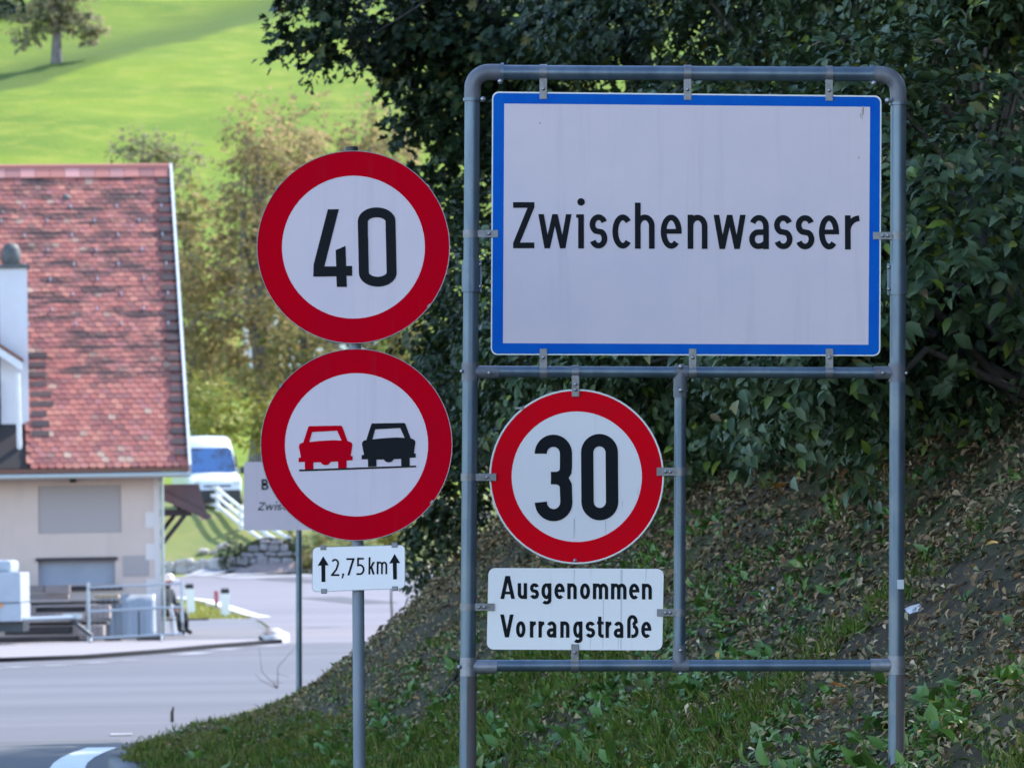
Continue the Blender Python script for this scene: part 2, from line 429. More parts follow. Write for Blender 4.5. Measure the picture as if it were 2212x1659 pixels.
# shade band beyond the fold of the hill, painted into the meadow colour
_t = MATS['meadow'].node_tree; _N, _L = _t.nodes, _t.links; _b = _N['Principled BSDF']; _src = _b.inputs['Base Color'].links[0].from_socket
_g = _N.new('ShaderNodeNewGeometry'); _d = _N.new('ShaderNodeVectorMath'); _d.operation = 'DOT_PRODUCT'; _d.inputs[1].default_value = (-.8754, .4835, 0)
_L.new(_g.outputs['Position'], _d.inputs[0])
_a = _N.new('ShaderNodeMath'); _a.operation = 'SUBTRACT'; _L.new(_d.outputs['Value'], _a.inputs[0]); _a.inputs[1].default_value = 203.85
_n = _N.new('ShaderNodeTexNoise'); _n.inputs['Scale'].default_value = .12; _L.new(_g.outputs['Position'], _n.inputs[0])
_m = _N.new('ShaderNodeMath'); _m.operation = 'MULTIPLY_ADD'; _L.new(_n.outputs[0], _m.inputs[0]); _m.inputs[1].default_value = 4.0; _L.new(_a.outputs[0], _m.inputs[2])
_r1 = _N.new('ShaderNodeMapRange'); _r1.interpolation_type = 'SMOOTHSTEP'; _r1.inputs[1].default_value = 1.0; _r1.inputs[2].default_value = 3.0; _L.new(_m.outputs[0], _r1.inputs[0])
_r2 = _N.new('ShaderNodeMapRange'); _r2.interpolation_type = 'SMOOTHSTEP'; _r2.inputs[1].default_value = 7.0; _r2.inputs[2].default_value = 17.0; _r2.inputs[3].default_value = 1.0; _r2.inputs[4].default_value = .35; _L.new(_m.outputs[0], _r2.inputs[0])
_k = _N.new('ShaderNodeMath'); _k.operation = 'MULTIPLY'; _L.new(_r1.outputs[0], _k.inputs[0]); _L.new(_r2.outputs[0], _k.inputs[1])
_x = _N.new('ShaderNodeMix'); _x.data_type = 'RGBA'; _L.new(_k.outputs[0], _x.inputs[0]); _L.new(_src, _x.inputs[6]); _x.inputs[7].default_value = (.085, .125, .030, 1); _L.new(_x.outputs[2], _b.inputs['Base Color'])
rand_mat('roof_tile', [(0, (.33, .105, .085)), (.25, (.44, .155, .12)), (.5, (.24, .085, .08)), (.72, (.48, .19, .135)), (.86, (.37, .14, .13)), (.96, (.20, .085, .075)), (1, (.50, .33, .24))], .85, noise=((1.0, 3.4, 3.4), (.085, .048, .046), .46, .60))
rand_mat('ridge_tile', [(0, (.46, .18, .15)), (.4, (.40, .15, .12)), (.7, (.55, .27, .25)), (1, (.30, .13, .12))], .8)
rand_mat('dark_tile', [(0, (.05, .038, .042)), (1, (.085, .055, .055))], .8)
rand_mat('wall_stone', [(0, (.20, .185, .20)), (.5, (.27, .25, .27)), (.85, (.16, .15, .16)), (1, (.46, .45, .50))], .9, noise=(5, (.13, .12, .13), .5, .75))
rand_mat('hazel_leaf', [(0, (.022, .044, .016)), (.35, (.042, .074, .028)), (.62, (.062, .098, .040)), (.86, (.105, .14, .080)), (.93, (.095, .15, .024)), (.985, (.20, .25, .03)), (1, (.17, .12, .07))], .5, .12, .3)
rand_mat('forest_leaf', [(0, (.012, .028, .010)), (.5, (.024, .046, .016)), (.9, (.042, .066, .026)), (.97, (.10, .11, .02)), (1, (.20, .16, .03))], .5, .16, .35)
rand_mat('canopy_leaf', [(0, (.015, .035, .012)), (1, (.035, .06, .02))], .5, .05, .3)
rand_mat('maple_leaf', [(0, (.012, .032, .014)), (.6, (.024, .05, .02)), (.93, (.04, .066, .022)), (1, (.11, .10, .025))], .5, .12, .35)
rand_mat('autumn_leaf', [(0, (.30, .225, .115)), (.28, (.34, .26, .125)), (.5, (.25, .225, .105)), (.68, (.37, .26, .14)), (.82, (.20, .20, .095)), (.93, (.41, .33, .13)), (1, (.37, .24, .17))], .7, .5, .1)
rand_mat('olive_leaf', [(0, (.16, .16, .06)), (.4, (.25, .21, .075)), (.7, (.11, .13, .05)), (.9, (.34, .27, .08)), (1, (.34, .22, .10))], .7, .45, .1)
rand_mat('grey_leaf', [(0, (.22, .215, .13)), (.5, (.29, .265, .16)), (.85, (.19, .21, .11)), (1, (.40, .27, .17))], .8, .45, .1)
rand_mat('bush_leaf', [(0, (.30, .28, .05)), (.4, (.20, .24, .05)), (.75, (.36, .30, .06)), (1, (.13, .17, .045))], .6, .3, .25)
rand_mat('dark_bush_leaf', [(0, (.03, .05, .02)), (1, (.07, .09, .04))], .6, .15, .25)
rand_mat('grass_blade', [(0, (.075, .135, .018)), (.45, (.115, .19, .026)), (.75, (.16, .20, .035)), (.92, (.21, .19, .05)), (1, (.20, .16, .07))], .6, .20, .2)
rand_mat('weed_leaf', [(0, (.050, .115, .020)), (.5, (.085, .18, .030)), (.85, (.125, .22, .040)), (1, (.17, .21, .08))], .5, .15, .35)
rand_mat('dead_leaf', [(0, (0.196, 0.138, 0.075)), (.24, (0.322, 0.239, 0.136)), (.42, (0.127, 0.090, 0.053)), (.60, (0.149, 0.164, 0.062)), (.72, (0.230, 0.228, 0.106)), (.85, (0.414, 0.318, 0.194)), (.94, (0.265, 0.138, 0.053)), (.985, (0.632, 0.509, 0.343)), (1, (0.506, 0.286, 0.026))], .8, .1, .15)
rand_mat('olive_grass', [(0, (.12, .16, .03)), (.4, (.18, .20, .04)), (.7, (.24, .215, .06)), (.9, (.29, .22, .085)), (1, (.17, .125, .07))], .7, .2, .15)
rand_mat('brown_litter', [(0, (0.138, 0.093, 0.053)), (.3, (0.230, 0.159, 0.088)), (.5, (0.086, 0.058, 0.035)), (.72, (0.103, 0.106, 0.044)), (.88, (0.345, 0.249, 0.145)), (.96, (0.207, 0.090, 0.035)), (1, (0.529, 0.403, 0.264))], .8, .1, .1)
rand_mat('yellow_leaf', [(0, (.34, .21, .02)), (.5, (.30, .13, .03)), (1, (.42, .32, .05))], .6, .15, .3)
M_ = MATS

# ------------------------------------------------------------------ terrain functions
def vnoise(x, y, sc, seed=0):
    r = np.random.default_rng(1000 + seed); T = r.random((64, 64))
    x = np.asarray(x, float) * sc; y = np.asarray(y, float) * sc
    i, j = np.floor(x).astype(int), np.floor(y).astype(int); fx, fy = x - i, y - j
    fx, fy = fx * fx * (3 - 2 * fx), fy * fy * (3 - 2 * fy)
    g = lambda a, b: T[a % 64, b % 64]
    return (g(i, j) * (1 - fx) + g(i + 1, j) * fx) * (1 - fy) + (g(i, j + 1) * (1 - fx) + g(i + 1, j + 1) * fx) * fy - 0.5

BASE_Y = [-60, 100, 125, 146, 159, 160.5, 166, 180, 225, 300, 420, 620, 950, 2000]
BASE_Z = [0, 0, .2, .75, 1.25, 1.45, 3.55, 4.1, 6.5, 23, 60, 108, 140, 160]
FA, FB = np.array([-39., 351.]), np.array([-18., 389.])
FT = (FB - FA) / np.linalg.norm(FB - FA); FN = np.array([-FT[1], FT[0]])
if FN[1] < 0: FN = -FN
def terrain(x, y):
    x = np.asarray(x, float); y = np.asarray(y, float)
    z = np.interp(y, BASE_Y, BASE_Z)
    far = np.clip((y - 215) / 60, 0, 1)
    d = (x - FA[0]) * FN[0] + (y - FA[1]) * FN[1]
    z = z - far * 2.0 * np.exp(-((d - 12) / 9.0) ** 2)
    z = z + far * (vnoise(x, y, 1 / 45., 1) * 3.6 + vnoise(x, y, 1 / 17., 2) * .8 + x * 0.02)
    mid = np.clip((y - 160.5) / 4, 0, 1)
    return z + mid * vnoise(x, y, 1 / 2.3, 3) * 0.35

TOE = []; _x, _y, _ph, _s = 2.39 + .1478 * 15, -15 * .989, math.radians(-8.6), -15.0
DS = 0.25
while _s < 110:
    TOE.append((_s, _x, _y, _ph))
    if _s > 35.2: _ph = min(_ph + DS / 30.0, math.radians(100))
    _x += math.sin(_ph) * DS; _y += math.cos(_ph) * DS; _s += DS
TOE = np.array(TOE)
PD = [0, .25, .8, 1.3, 1.75, 2.4, 3.4, 5, 8, 14, 30]
PZ = [.10, .13, .24, .46, .78, 1.26, 2.05, 3.4, 5.6, 9.4, 15]
def bank_pt(s, d):
    s = np.asarray(s, float); d = np.asarray(d, float)
    x = np.interp(s, TOE[:, 0], TOE[:, 1]); y = np.interp(s, TOE[:, 0], TOE[:, 2]); ph = np.interp(s, TOE[:, 0], TOE[:, 3])
    X, Y = x + np.cos(ph) * d, y - np.sin(ph) * d
    k = np.clip((d - .3) / 1.5, 0, 1)
    Z = np.interp(d, PD, PZ) + k * (vnoise(s, d, 1 / 1.6, 5) * .26 + vnoise(s, d, 1 / .55, 6) * .10)
    return np.stack([X, Y, Z], -1)
def sd_of(x, y):
    dx, dy = x - TOE[:, 1], y - TOE[:, 2]
    i = int(np.argmin(dx * dx + dy * dy)); ph = TOE[i, 3]
    d = math.cos(ph) * dx[i] - math.sin(ph) * dy[i]; s = TOE[i, 0] + math.sin(ph) * dx[i] + math.cos(ph) * dy[i]
    return s, d
def ground_z(x, y):
    s, d = sd_of(x, y)
    zt = float(terrain(x, y))
    return max(zt, float(bank_pt(s, d)[2])) if 0 < d < 24 else zt
def hit(u, v, y0=12.0, y1=700.0):
    r = ray(u, v); Y = y0
    while Y < y1:
        p = CAM_POS + r * (Y / r.y)
        if p.z <= ground_z(p.x, p.y): return p
        Y += 0.05 if Y < 60 else .4
    return p

def patch(name, left, right, off, m, n=1):
    """a sheet between two polylines laid OFF above the ground"""
    V, F = [], []
    L, R = np.array(left, float), np.array(right, float); w = 12
    for a, b in zip(L, R):
        for k in range(w + 1):
            q = a + (b - a) * k / w; V.append((q[0], q[1], float(terrain(q[0], q[1])) + (off if off < .02 else .004 + (off - .004) * min(1, max(0, (q[1] - 96) / 12)))))
    for i in range(len(L) - 1):
        for k in range(w):
            a = i * (w + 1) + k; F.append((a, a + 1, a + w + 2, a + w + 1))
    o = np_mesh(name, V, F, m); tag(o, kind='structure'); return o

# ------------------------------------------------------------------ setting: ground, road, kerbs, bank
xs = np.concatenate([np.linspace(-900, -70, 26), np.linspace(-66, 40, 72), np.linspace(46, 900, 24)])
ys = np.concatenate([np.linspace(-60, 96, 8), np.linspace(100, 156, 15), np.arange(157.5, 184, .75), np.linspace(186, 460, 110), np.linspace(470, 1500, 30)])
gx, gy = np.meshgrid(xs, ys, indexing='xy'); gz = terrain(gx, gy)
V = np.stack([gx, gy, gz], -1).reshape(-1, 3); nx = len(xs)
F = np.array([(j * nx + i, j * nx + i + 1, (j + 1) * nx + i + 1, (j + 1) * nx + i) for j in range(len(ys) - 1) for i in range(nx - 1)])
cy = V[F].mean(1)[:, 1]
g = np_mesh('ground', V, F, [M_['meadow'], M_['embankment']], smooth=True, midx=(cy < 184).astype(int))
tag(g, kind='structure')

road_y = [-14, 20, 38, 60, 76]
patch('road', [(-45, y) for y in road_y], [(26, y) for y in road_y], .004, M_['asphalt'])
ky = [(-45, 77.0), (-20, 78.0), (-8.8, 78.9), (-7.5, 80.2), (-6.45, 84.5), (-5.9, 88), (-5.2, 91.2), (-4.75, 93.2)]   # the kerb before the house
far_left = [(-4.75, 93.2), (-4.95, 98), (-5.6, 106), (-6.5, 117), (-7.2, 122.5), (-8.1, 128), (-9.6, 137), (-13, 147), (-22, 157.5)]
patch('junction_road', [(-45, 76.0)] + ky[1:], [(26, 76)] * 3 + [(26, 78), (26, 80), (26, 84), (26, 88), (26, 93.2)], .004, M_['asphalt'])
fl = far_left
fl_d = [tuple(np.array(fl[i]) + (np.array(fl[i + 1]) - np.array(fl[i])) * k / 6) for i in range(len(fl) - 1) for k in range(6)] + [fl[-1]]
patch('upper_road', fl_d, [(26, y) for _x, y in fl_d], .03, M_['old_asphalt'])
patch('new_asphalt_strip', [(-45, 12), (-45, 30), (-45, 39.5)], [(1, 12), (-2.2, 30), (-3.70, 42.6)], .008, M_['new_asphalt'])
# pavement before the house with its kerb, a driveway of darker asphalt behind it
back = [(-45, 95.5), (-20, 95.4), (-8.9, 95.2), (-7.6, 95.2), (-6.7, 95.2), (-6.1, 95.0), (-5.45, 94.7), (-4.95, 94.3)]
def raised(name, a, b, h, m, w=24):
    V, F = [], []
    for p, q in zip(a, b):
        for k in range(w + 1):
            t = k / w; x_, y_ = p[0] + (q[0] - p[0]) * t, p[1] + (q[1] - p[1]) * t; V.append((x_, y_, max(h, float(terrain(x_, y_)) + .03)))
    for i in range(len(a) - 1):
        for k in range(w):
            c = i * (w + 1) + k; F.append((c, c + 1, c + w + 2, c + w + 1))
    return tag(np_mesh(name, V, F, m), kind='structure')
raised('pavement', [(x, y + .09) for x, y in ky], back, .075, M_['pavement'])
raised('driveway', back, [(-45, 121), (-20, 121), (-12, 121), (-9.4, 121), (-8.2, 121), (-6.9, 120.5), (-6.0, 110), (-5.2, 97)], .08, M_['driveway'])
def kerb(name, path, w, h, m, side=1):
    V, F = [], []
    P = [Vector((x, y, 0)) for x, y in path]
    for i, p in enumerate(P):
        t = (P[min(i + 1, len(P) - 1)] - P[max(i - 1, 0)]).normalized(); n = Vector((-t.y, t.x, 0)) * side
        z0 = float(terrain(p.x, p.y))
        for k, z in ((0, -.05), (0, h - .02), (.02, h), (w, h), (w, -.05)):
            q = p + n * k; V.append((q.x, q.y, z0 + z))
    for i in range(len(P) - 1):
        for k in range(4): F.append((i * 5 + k, (i + 1) * 5 + k, (i + 1) * 5 + k + 1, i * 5 + k + 1))
    for b_ in (0, (len(P) - 1) * 5): F += [(b_, b_ + 1, b_ + 2, b_ + 3), (b_, b_ + 3, b_ + 4, b_ + 4)][:1]
    return tag(np_mesh(name, V, F, m), kind='structure')
kerb('kerb', ky, .10, .085, M_['dark_kerb'])
nose = [(-4.95, 92.9), (-4.75, 93.3), (-4.66, 94.2), (-4.72, 95.4), (-4.98, 98.5), (-5.3, 102.5)]
kerb('kerb_nose', nose, .30, .17, M_['kerb_stone'])
kerb('verge_kerb', [tuple(bank_pt(s, -.16)[:2]) for s in np.arange(-12, 37.5, 1.0)], .16, .11, mat('concrete', (.16, .16, .165), .85, noise=(4, (.11, .115, .10), .42, .7)), -1)

def stripe(p0, p1, w, z=.012, m='worn_paint'):
    a, b = Vector(p0), Vector(p1); t = (b - a).normalized(); n = Vector((-t.y, t.x)) * w / 2
    V = [(a - n), (a + n), (b + n), (b - n)]
    o = np_mesh('road_marking', [(q.x, q.y, float(terrain(q.x, q.y)) + z) for q in V], [(0, 1, 2, 3)], M_[m])
    return tag(o, kind='structure')
def gp(u, v, z=0.0):
    r = ray(u, v); p = CAM_POS + r * ((z - CAM_H) / r.z); return (p.x, p.y)
# edge line beside the verge kerb, and the broken line before the pavement kerb
toe_l = [tuple(bank_pt(s, -.62)[:2]) for s in np.arange(6, 41.1, 1.0)]
V, F = [], []
for i, p in enumerate(toe_l):
    q = tuple(bank_pt(6 + i, -.34)[:2]); V += [(p[0], p[1], .013), (q[0], q[1], .013)]
    if i: F.append((2 * i - 2, 2 * i - 1, 2 * i + 1, 2 * i))
tag(np_mesh('edge_line', V, F, M_['road_paint']), kind='structure')
stripe(gp(238, 1588), gp(286, 1587), .45)
for a, b in (((-55, 1447), (-5, 1445)), ((8, 1443), (62, 1441)), ((96, 1439), (158, 1437)), ((175, 1434), (238, 1431)), ((262, 1428), (300, 1426)), ((393, 1415), (443, 1410)), ((470, 1405), (505, 1401)), ((560, 1397), (610, 1393))):
    stripe(gp(*a), gp(*b), .5)
def at_far(u, v):
    p = hit(u, v, 60); return (p.x, p.y)
for a, b in (((440, 1240), (500, 1242)), ((515, 1243), (548, 1245)), ((562, 1247), (600, 1250))):
    stripe(at_far(*a), at_far(*b), 3.4, .045)
mat('tar', (.055, .054, .064), .8)
for a, b in (((590, 1252), (835, 1268)), ((690, 1293), (815, 1306))):
    stripe(at_far(*a), at_far(*b), 1.3, .04, 'tar')
V, F = [], []
fle = [q for q in fl_d if 121 < q[1] < 141]
for i in range(len(fle)):
    a = np.array(fle[i]) + np.array([.25, 0]); b = a + np.array([.34, .1])
    V += [(a[0], a[1], float(terrain(*a)) + .045), (b[0], b[1], float(terrain(*b)) + .045)]
    if i: F.append((2 * i - 2, 2 * i - 1, 2 * i + 1, 2 * i))
tag(np_mesh('far_edge_line', V, F, M_['road_paint']), kind='structure')

ss = np.concatenate([np.arange(-14, 8, 1.0), np.arange(8, 55, .22), np.arange(55, 108, 1.0)])
dd = np.concatenate([np.arange(0, 5, .16), np.arange(5, 12, .6), np.arange(12, 27, 1.5)])
S, D = np.meshgrid(ss, dd, indexing='xy'); BP = bank_pt(S, D).reshape(-1, 3)
ns = len(ss)
F = np.array([(j * ns + i, j * ns + i + 1, (j + 1) * ns + i + 1, (j + 1) * ns + i) for j in range(len(dd) - 1) for i in range(ns - 1)])
tag(np_mesh('bank', BP, F, M_['soil'], smooth=True), kind='structure')
# ------------------------------------------------------------------ the tall steel frame with its three signs
FY = 17.6
FP = ImgPlane(1010, 1500, FY)
def fl(u, v): return FP.p(u, v)
def f3(u, v, y=0.0):
    a = fl(u, v); return (a[0], y, a[1])
pm = 1 / FP.ppm
mat('sleeve_metal', (.25, .25, .28), .45, .5, noise=(30, (.17, .165, .18), .45, .7))
frame = thing('sign_stand', 'tall grey galvanised pipe frame on two posts holding the town sign and the 30 sign', 'sign stand', FP.M)
PR = 17 * pm
zb = 1830                                   # posts run into the bank
MB().tube([f3(1007.6, zb), f3(1018.6, 440), f3(1020, 205)], PR, 20).build('post', [M_['galvanised']], frame)
MB().tube([f3(1933.6, zb), f3(1943.6, 440), f3(1944.7, 212)], PR, 20).build('post', M_['galvanised'], frame)
for q, cc in ((1, 1011.6), (2, 1937)):
    MB().tube([f3(cc - (.7 if q == 1 else .9), 1659 + 90), f3(cc + .9, 1457)], PR * 1.015, 20).build('lower_post', M_['post_brown'], frame)['label'] = 'brownish weathered foot of the post'
MB().tube([f3(1084, 152.5), f3(1888, 156.5)], 16 * pm, 20).build('top_rail', M_['galvanised'], frame)
def elbow(pts, ends):
    e = MB().tube(pts, 18 * pm, 20).build('elbow', M_['galvanised_dull'], frame)
    for p, q, b in ends:
        d = (Vector(q) - Vector(p)).normalized()
        MB().tube([Vector(p) - d * .006, Vector(p) + d * .006], 20.6 * pm, 20).build('ring', M_['galvanised'], e)
        MB().lathe([(0, -.012), (.0085, -.012), (.011, -.004), (.011, .006), (0, .008)], 10, b, 'Y').build('bolt', M_['bolt_metal'], e)
elbow([f3(1020.2, 213), f3(1020.4, 190)] + [f3(1057.5 - 37 * math.cos(a), 187 - 35 * math.sin(a)) for a in np.linspace(.1, 1.5, 9)] + [f3(1064, 152.2), f3(1086, 152.4)],
      [(f3(1020, 212), f3(1020, 220), f3(1043, 212, -.02)), (f3(1085, 152.5), f3(1093, 152.5), f3(1081, 173, -.02))])
elbow([f3(1886, 156.5), f3(1908, 157)] + [f3(1907 + 37 * math.sin(a), 193 - 36 * math.cos(a)) for a in np.linspace(.1, 1.5, 9)] + [f3(1944.6, 198), f3(1944.7, 222)],
      [(f3(1887, 156.5), f3(1879, 156.5), f3(1891, 177, -.02)), (f3(1944.6, 221), f3(1944.6, 229), f3(1921, 215, -.02))])
def rail(a, b, r, nm='crossbar'):
    return MB().tube([f3(*a), f3(*b)], r * pm, 18).build(nm, M_['galvanised'], frame)
rail((1030, 802), (1928, 805), 12.3); rail((1028, 1437.5), (1924, 1437), 12.6)
MB().tube([f3(1470.5, 812), f3(1467.5, 1430)], 12.8 * pm, 18).build('middle_post', M_['galvanised'], frame)
def bolt(c, parent, r=4.2):
    MB().lathe([(0, -.011), (r * .75 * pm, -.011), (r * pm, -.004), (r * pm, .004), (0, .004)], 10, c, 'Y').build('bolt', M_['bolt_metal'], parent)
def tee(pu, pv, hw, dirn, L, r=13.8, m='galvanised_dull', bolts=()):
    mb = MB().tube([f3(pu + hw * 0, pv + 20), f3(pu, pv - 20)], 18.4 * pm, 20)
    mb.tube([f3(pu + dirn * 10, pv), f3(pu + dirn * L, pv + (.2 if dirn > 0 else 0))], r * pm, 18)
    e = mb.build('tee_sleeve', M_[m], frame)
    for b in bolts: bolt(f3(*b), e)
tee(1015.5, 803, 0, 1, 62, 14.2, bolts=((997, 802, -.012), (1057, 806, -.034)))
tee(1940, 804.5, 0, -1, 50, 14.2, bolts=((1959, 806, -.012), (1908, 806, -.034)))
tee(1011.6, 1440, 0, 1, 62, 14.6, 'sleeve_metal', bolts=((992, 1440, -.012),))
tee(1936.8, 1436.5, 0, -1, 56, 14.6, 'sleeve_metal')
mb = MB().tube([f3(1458, 803.4), f3(1486, 803.5)], 14.4 * pm, 18); mb.tube([f3(1470.4, 803), f3(1470, 858)], 14.6 * pm, 18)
e = mb.build('tee_sleeve', M_['galvanised_dull'], frame); bolt(f3(1471, 792, -.03), e, 5); bolt(f3(1471, 843, -.034), e, 5)
mb = MB().tube([f3(1451, 1437.5), f3(1488, 1437.4)], 14.6 * pm, 18); mb.tube([f3(1468, 1394), f3(1467.6, 1437)], 14.4 * pm, 18)
e = mb.build('tee_sleeve', M_['galvanised_dull'], frame); bolt(f3(1470, 1404, -.034), e, 4.5); bolt(f3(1470, 1454, -.015), e, 4.5)
for (u0, u1, v0, v1, uc) in ((999, 1040, 562, 630, 1017.6), (1919, 1958, 568, 636, 1941.6)):
    mb = MB().tube([f3(uc, v1), f3(uc + .4, v0)], 20.8 * pm, 22)
    side = 1040 if uc < 1500 else 1919
    a, b = fl(min(side, uc), v1), fl(max(side, uc), v0)
    mb.bbox(a[0], b[0], -.012, -.004, a[1], b[1])
    e = mb.build('coupling_collar', M_['galvanised'], frame)
    for vv in (v0 + 9, v1 - 12): bolt(f3(side + (-3 if uc < 1500 else 3), vv, -.014), e, 3.6)
# clamps that hold the boards
def clamp(kind, u, v, tip, w=8.2, r=16.6, bolts=1):
    """kind: 'v' strap round a level pipe at (u, v) reaching to v = tip, 'h' strap round a post reaching to u = tip"""
    mb = MB()
    if kind == 'v':
        mb.tube([f3(u - w, v), f3(u + w, v)], (r + 1.8) * pm, 18)
        c, t = fl(u, v), fl(u, tip); z0, z1 = sorted((c[1], t[1]))
        mb.bbox(c[0] - w * pm, c[0] + w * pm, -.021, -.016, z0, z1, .0012)
        bs = [(u, v + (tip - v) * q, -.023) for q in ((.62,) if bolts == 1 else (.5, .72))]
    else:
        mb.tube([f3(u, v - w), f3(u, v + w)], (r + 1.8) * pm, 18)
        c, t = fl(u, v), fl(tip, v); x0, x1 = sorted((c[0], t[0]))
        mb.bbox(x0, x1, -.021, -.016, c[1] - w * pm, c[1] + w * pm, .0012)
        bs = [(u + (tip - u) * q, v, -.023) for q in ((.66,) if bolts == 1 else (.42, .62))]
    e = mb.build('clamp', M_['clamp_metal'], frame)
    for b in bs: bolt(f3(*b), e, 4.0)
for u in (1174, 1487, 1794): clamp('v', u, 153 + (u - 1174) * .005, 212 + (u - 1174) * .006)
for u in (1174, 1497, 1793): clamp('v', u, 803, 753, r=12.6)
clamp('v', 1243.5, 803, 857, r=12.9, bolts=2)
clamp('h', 1018, 504, 1076); clamp('h', 1942.5, 508.5, 1888, bolts=2)
clamp('h', 1013.5, 1031, 1072); clamp('h', 1469.5, 1019, 1419, w=9, r=13, bolts=2)
clamp('h', 1012, 1311, 1068, w=8, bolts=2); clamp('h', 1468, 1323, 1419, w=8, r=13, bolts=2)
clamp('v', 1242, 1437.5, 1391, r=13)
a = fl(1946, 1262); MB().bbox(a[0] - .016, a[0] + .010, -.0335, -.0315, a[1] - .018, a[1] + .018).build('sticker', M_['sticker'], frame)

def sub(P, rg): return lambda x, y: P.p(*rg(x, y))

# -- town sign
def sign_root(name, P, label, cat, group=None):
    return thing(name, label, cat, P.M, group)
R4 = reg(1600, 180, 2212 / 1700)
TP = ImgPlane(*R4(1086, 800), FY)
tw = sub(TP, R4)
town = sign_root('town_sign', TP, 'large white town sign with blue border reading Zwischenwasser', 'town sign')
yb, yf = -.004, -.017
outer = [tw(185, 1407), tw(1981, 1412), tw(1990, 209), tw(191, 190)]
inner_b = [tw(191, 1401), tw(1974, 1406), tw(1983, 216), tw(197, 197)]
white = [tw(241, 1353), tw(1926, 1360), tw(1937, 261), tw(247, 246)]
MB().prism(round_quad(outer, .026), yf, yb).build('board', M_['rim_white'], town)
MB().flat(round_quad(inner_b, .022), yf - .0012, [white]).build('blue_border', M_['sign_blue'], town)
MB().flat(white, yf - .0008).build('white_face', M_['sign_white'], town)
G = Glyphs(None, tw, yf - .0022)
text(G, 'Zwischenwasser', [(288, 386), (404, 558), (583, 620), (641, 723), (746, 826), (850, 941), (969, 1066), (1093, 1185), (1213, 1361), (1377, 1468), (1492, 1577), (1592, 1678), (1699, 1792), (1819, 1889)], (915, 921), 213, 158, 26.5)
G.emit(town)
mb = MB()
for (x, y, w, h) in ((1905, 275, 3, 26), (1893, 300, 2, 14), (1884, 496, 3, 7), (412, 336, 5, 4), (1900, 292, 1.5, 30)):
    mb.flat([tw(x - w, y), tw(x, y - h * .9), tw(x + w, y - h * .3), tw(x + w * .6, y + h), tw(x - w * .4, y + h * .8)], yf - .0016)
mb.build('dirt_streak', M_['sign_dirt'], town)

# -- round signs
def disc_sign(root, c, R, Rw, to, ppr, ring_mat, face_mat, rim_mat, lip, yo=0.0):
    """c centre, R outer radius, Rw radius of the white field, in region pixels; ppr metres per region pixel"""
    cx, cz = to(*c); r, rw = R * ppr, Rw * ppr
    n = 72
    circ = lambda q: arc(cx, cz, q, q, 0, 360 - 360 / n, n - 1)
    MB().prism(circ(r - .001), yo - .012, yo).build('plate', M_['rim_grey'], root)
    mb = MB(); prof = [(r - lip, -.0135), (r - lip * .3, -.0165), (r, -.013), (r, .004), (r - .003, .004)]
    mb.lathe([(q, h + yo) for q, h in prof], n, (cx, 0, cz), 'Y')
    mb.build('rim', M_[rim_mat], root)
    MB().flat(circ(rw + .004), yo - .0126).build('white_face', M_[face_mat], root)
    MB().flat(circ(r - lip), yo - .0132, [circ(rw)]).build('red_ring', M_[ring_mat], root)
    return yo - .0145

R5 = reg(1600, 1250, 2212 / 900)
P30 = ImgPlane(*R5(1099, 1086), FY)
t30 = sub(P30, R5); k30 = 1 / P30.ppm * K / (2212 / 900)
s30 = sign_root('speed_limit_sign', P30, 'round speed limit sign reading 30 inside the pipe frame under the town sign', 'road sign')
y = disc_sign(s30, (1099, 1086), 763, 568, t30, k30, 'bright_red', 'disc_white', 'rim_white', 16 * k30)
mb = MB()
def stroke(mb, to, pts, w, yy, closed=False): ribbon(mb, [to(*p) for p in pts], w, yy, closed)
ga = lambda cx, cy, rx, ry, a0, a1, n=16: [(x, 2 * cy - z) for x, z in arc(cx, cy, rx, ry, a0, a1, n)]      # y runs down in a picture
stroke(mb, t30, [(785, 886)] + ga(895, 885, 110, 112, 180, 0) + [(1005, 1000), (1001, 1040), (980, 1076), (935, 1096), (874, 1097)], 106 * k30, y)
stroke(mb, t30, [(874, 1100), (935, 1101), (982, 1123), (1003, 1162), (1008, 1300)] + ga(897, 1308, 111, 113, 0, -180) , 106 * k30, y - .0002)
mb.build('digit_three', M_['sign_black'], s30)
mb = MB()
stroke(mb, t30, ga(1297, 876, 107, 108, 180, 0) + [(1404, 885), (1407, 1300)] + ga(1300, 1304, 107, 108, 0, -180) + [(1193, 1300)], 108 * k30, y, True)
mb.build('digit_zero', M_['sign_black'], s30)
c = t30(1084, 1086 + 730); MB().lathe([(0, -.018), (.006, -.017), (.008, -.013), (.008, -.010)], 12, (c[0], 0, c[1]), 'Y').build('bolt', M_['bolt_metal'], s30)
mb = MB(); mb.bbox(*sorted((t30(560, 470)[0], t30(640, 470)[0])), -.02, -.0176, t30(600, 500)[1], t30(600, 480)[1]); mb.build('bent_tab', M_['clamp_metal'], s30)
mb = MB()
for x, ya, yb2, w in ((1075, 1450, 1620, 5), (1350, 1470, 1590, 3.5), (1496, 1300, 1350, 3), (1632, 1180, 1250, 3)):
    mb.flat([t30(x - w, ya), t30(x + w, ya), t30(x + w * .4, yb2), t30(x - w * .5, yb2)], -.0142)
mb.build('dirt_streak', mat('grey_streak', (.52, .52, .53), .6), s30)

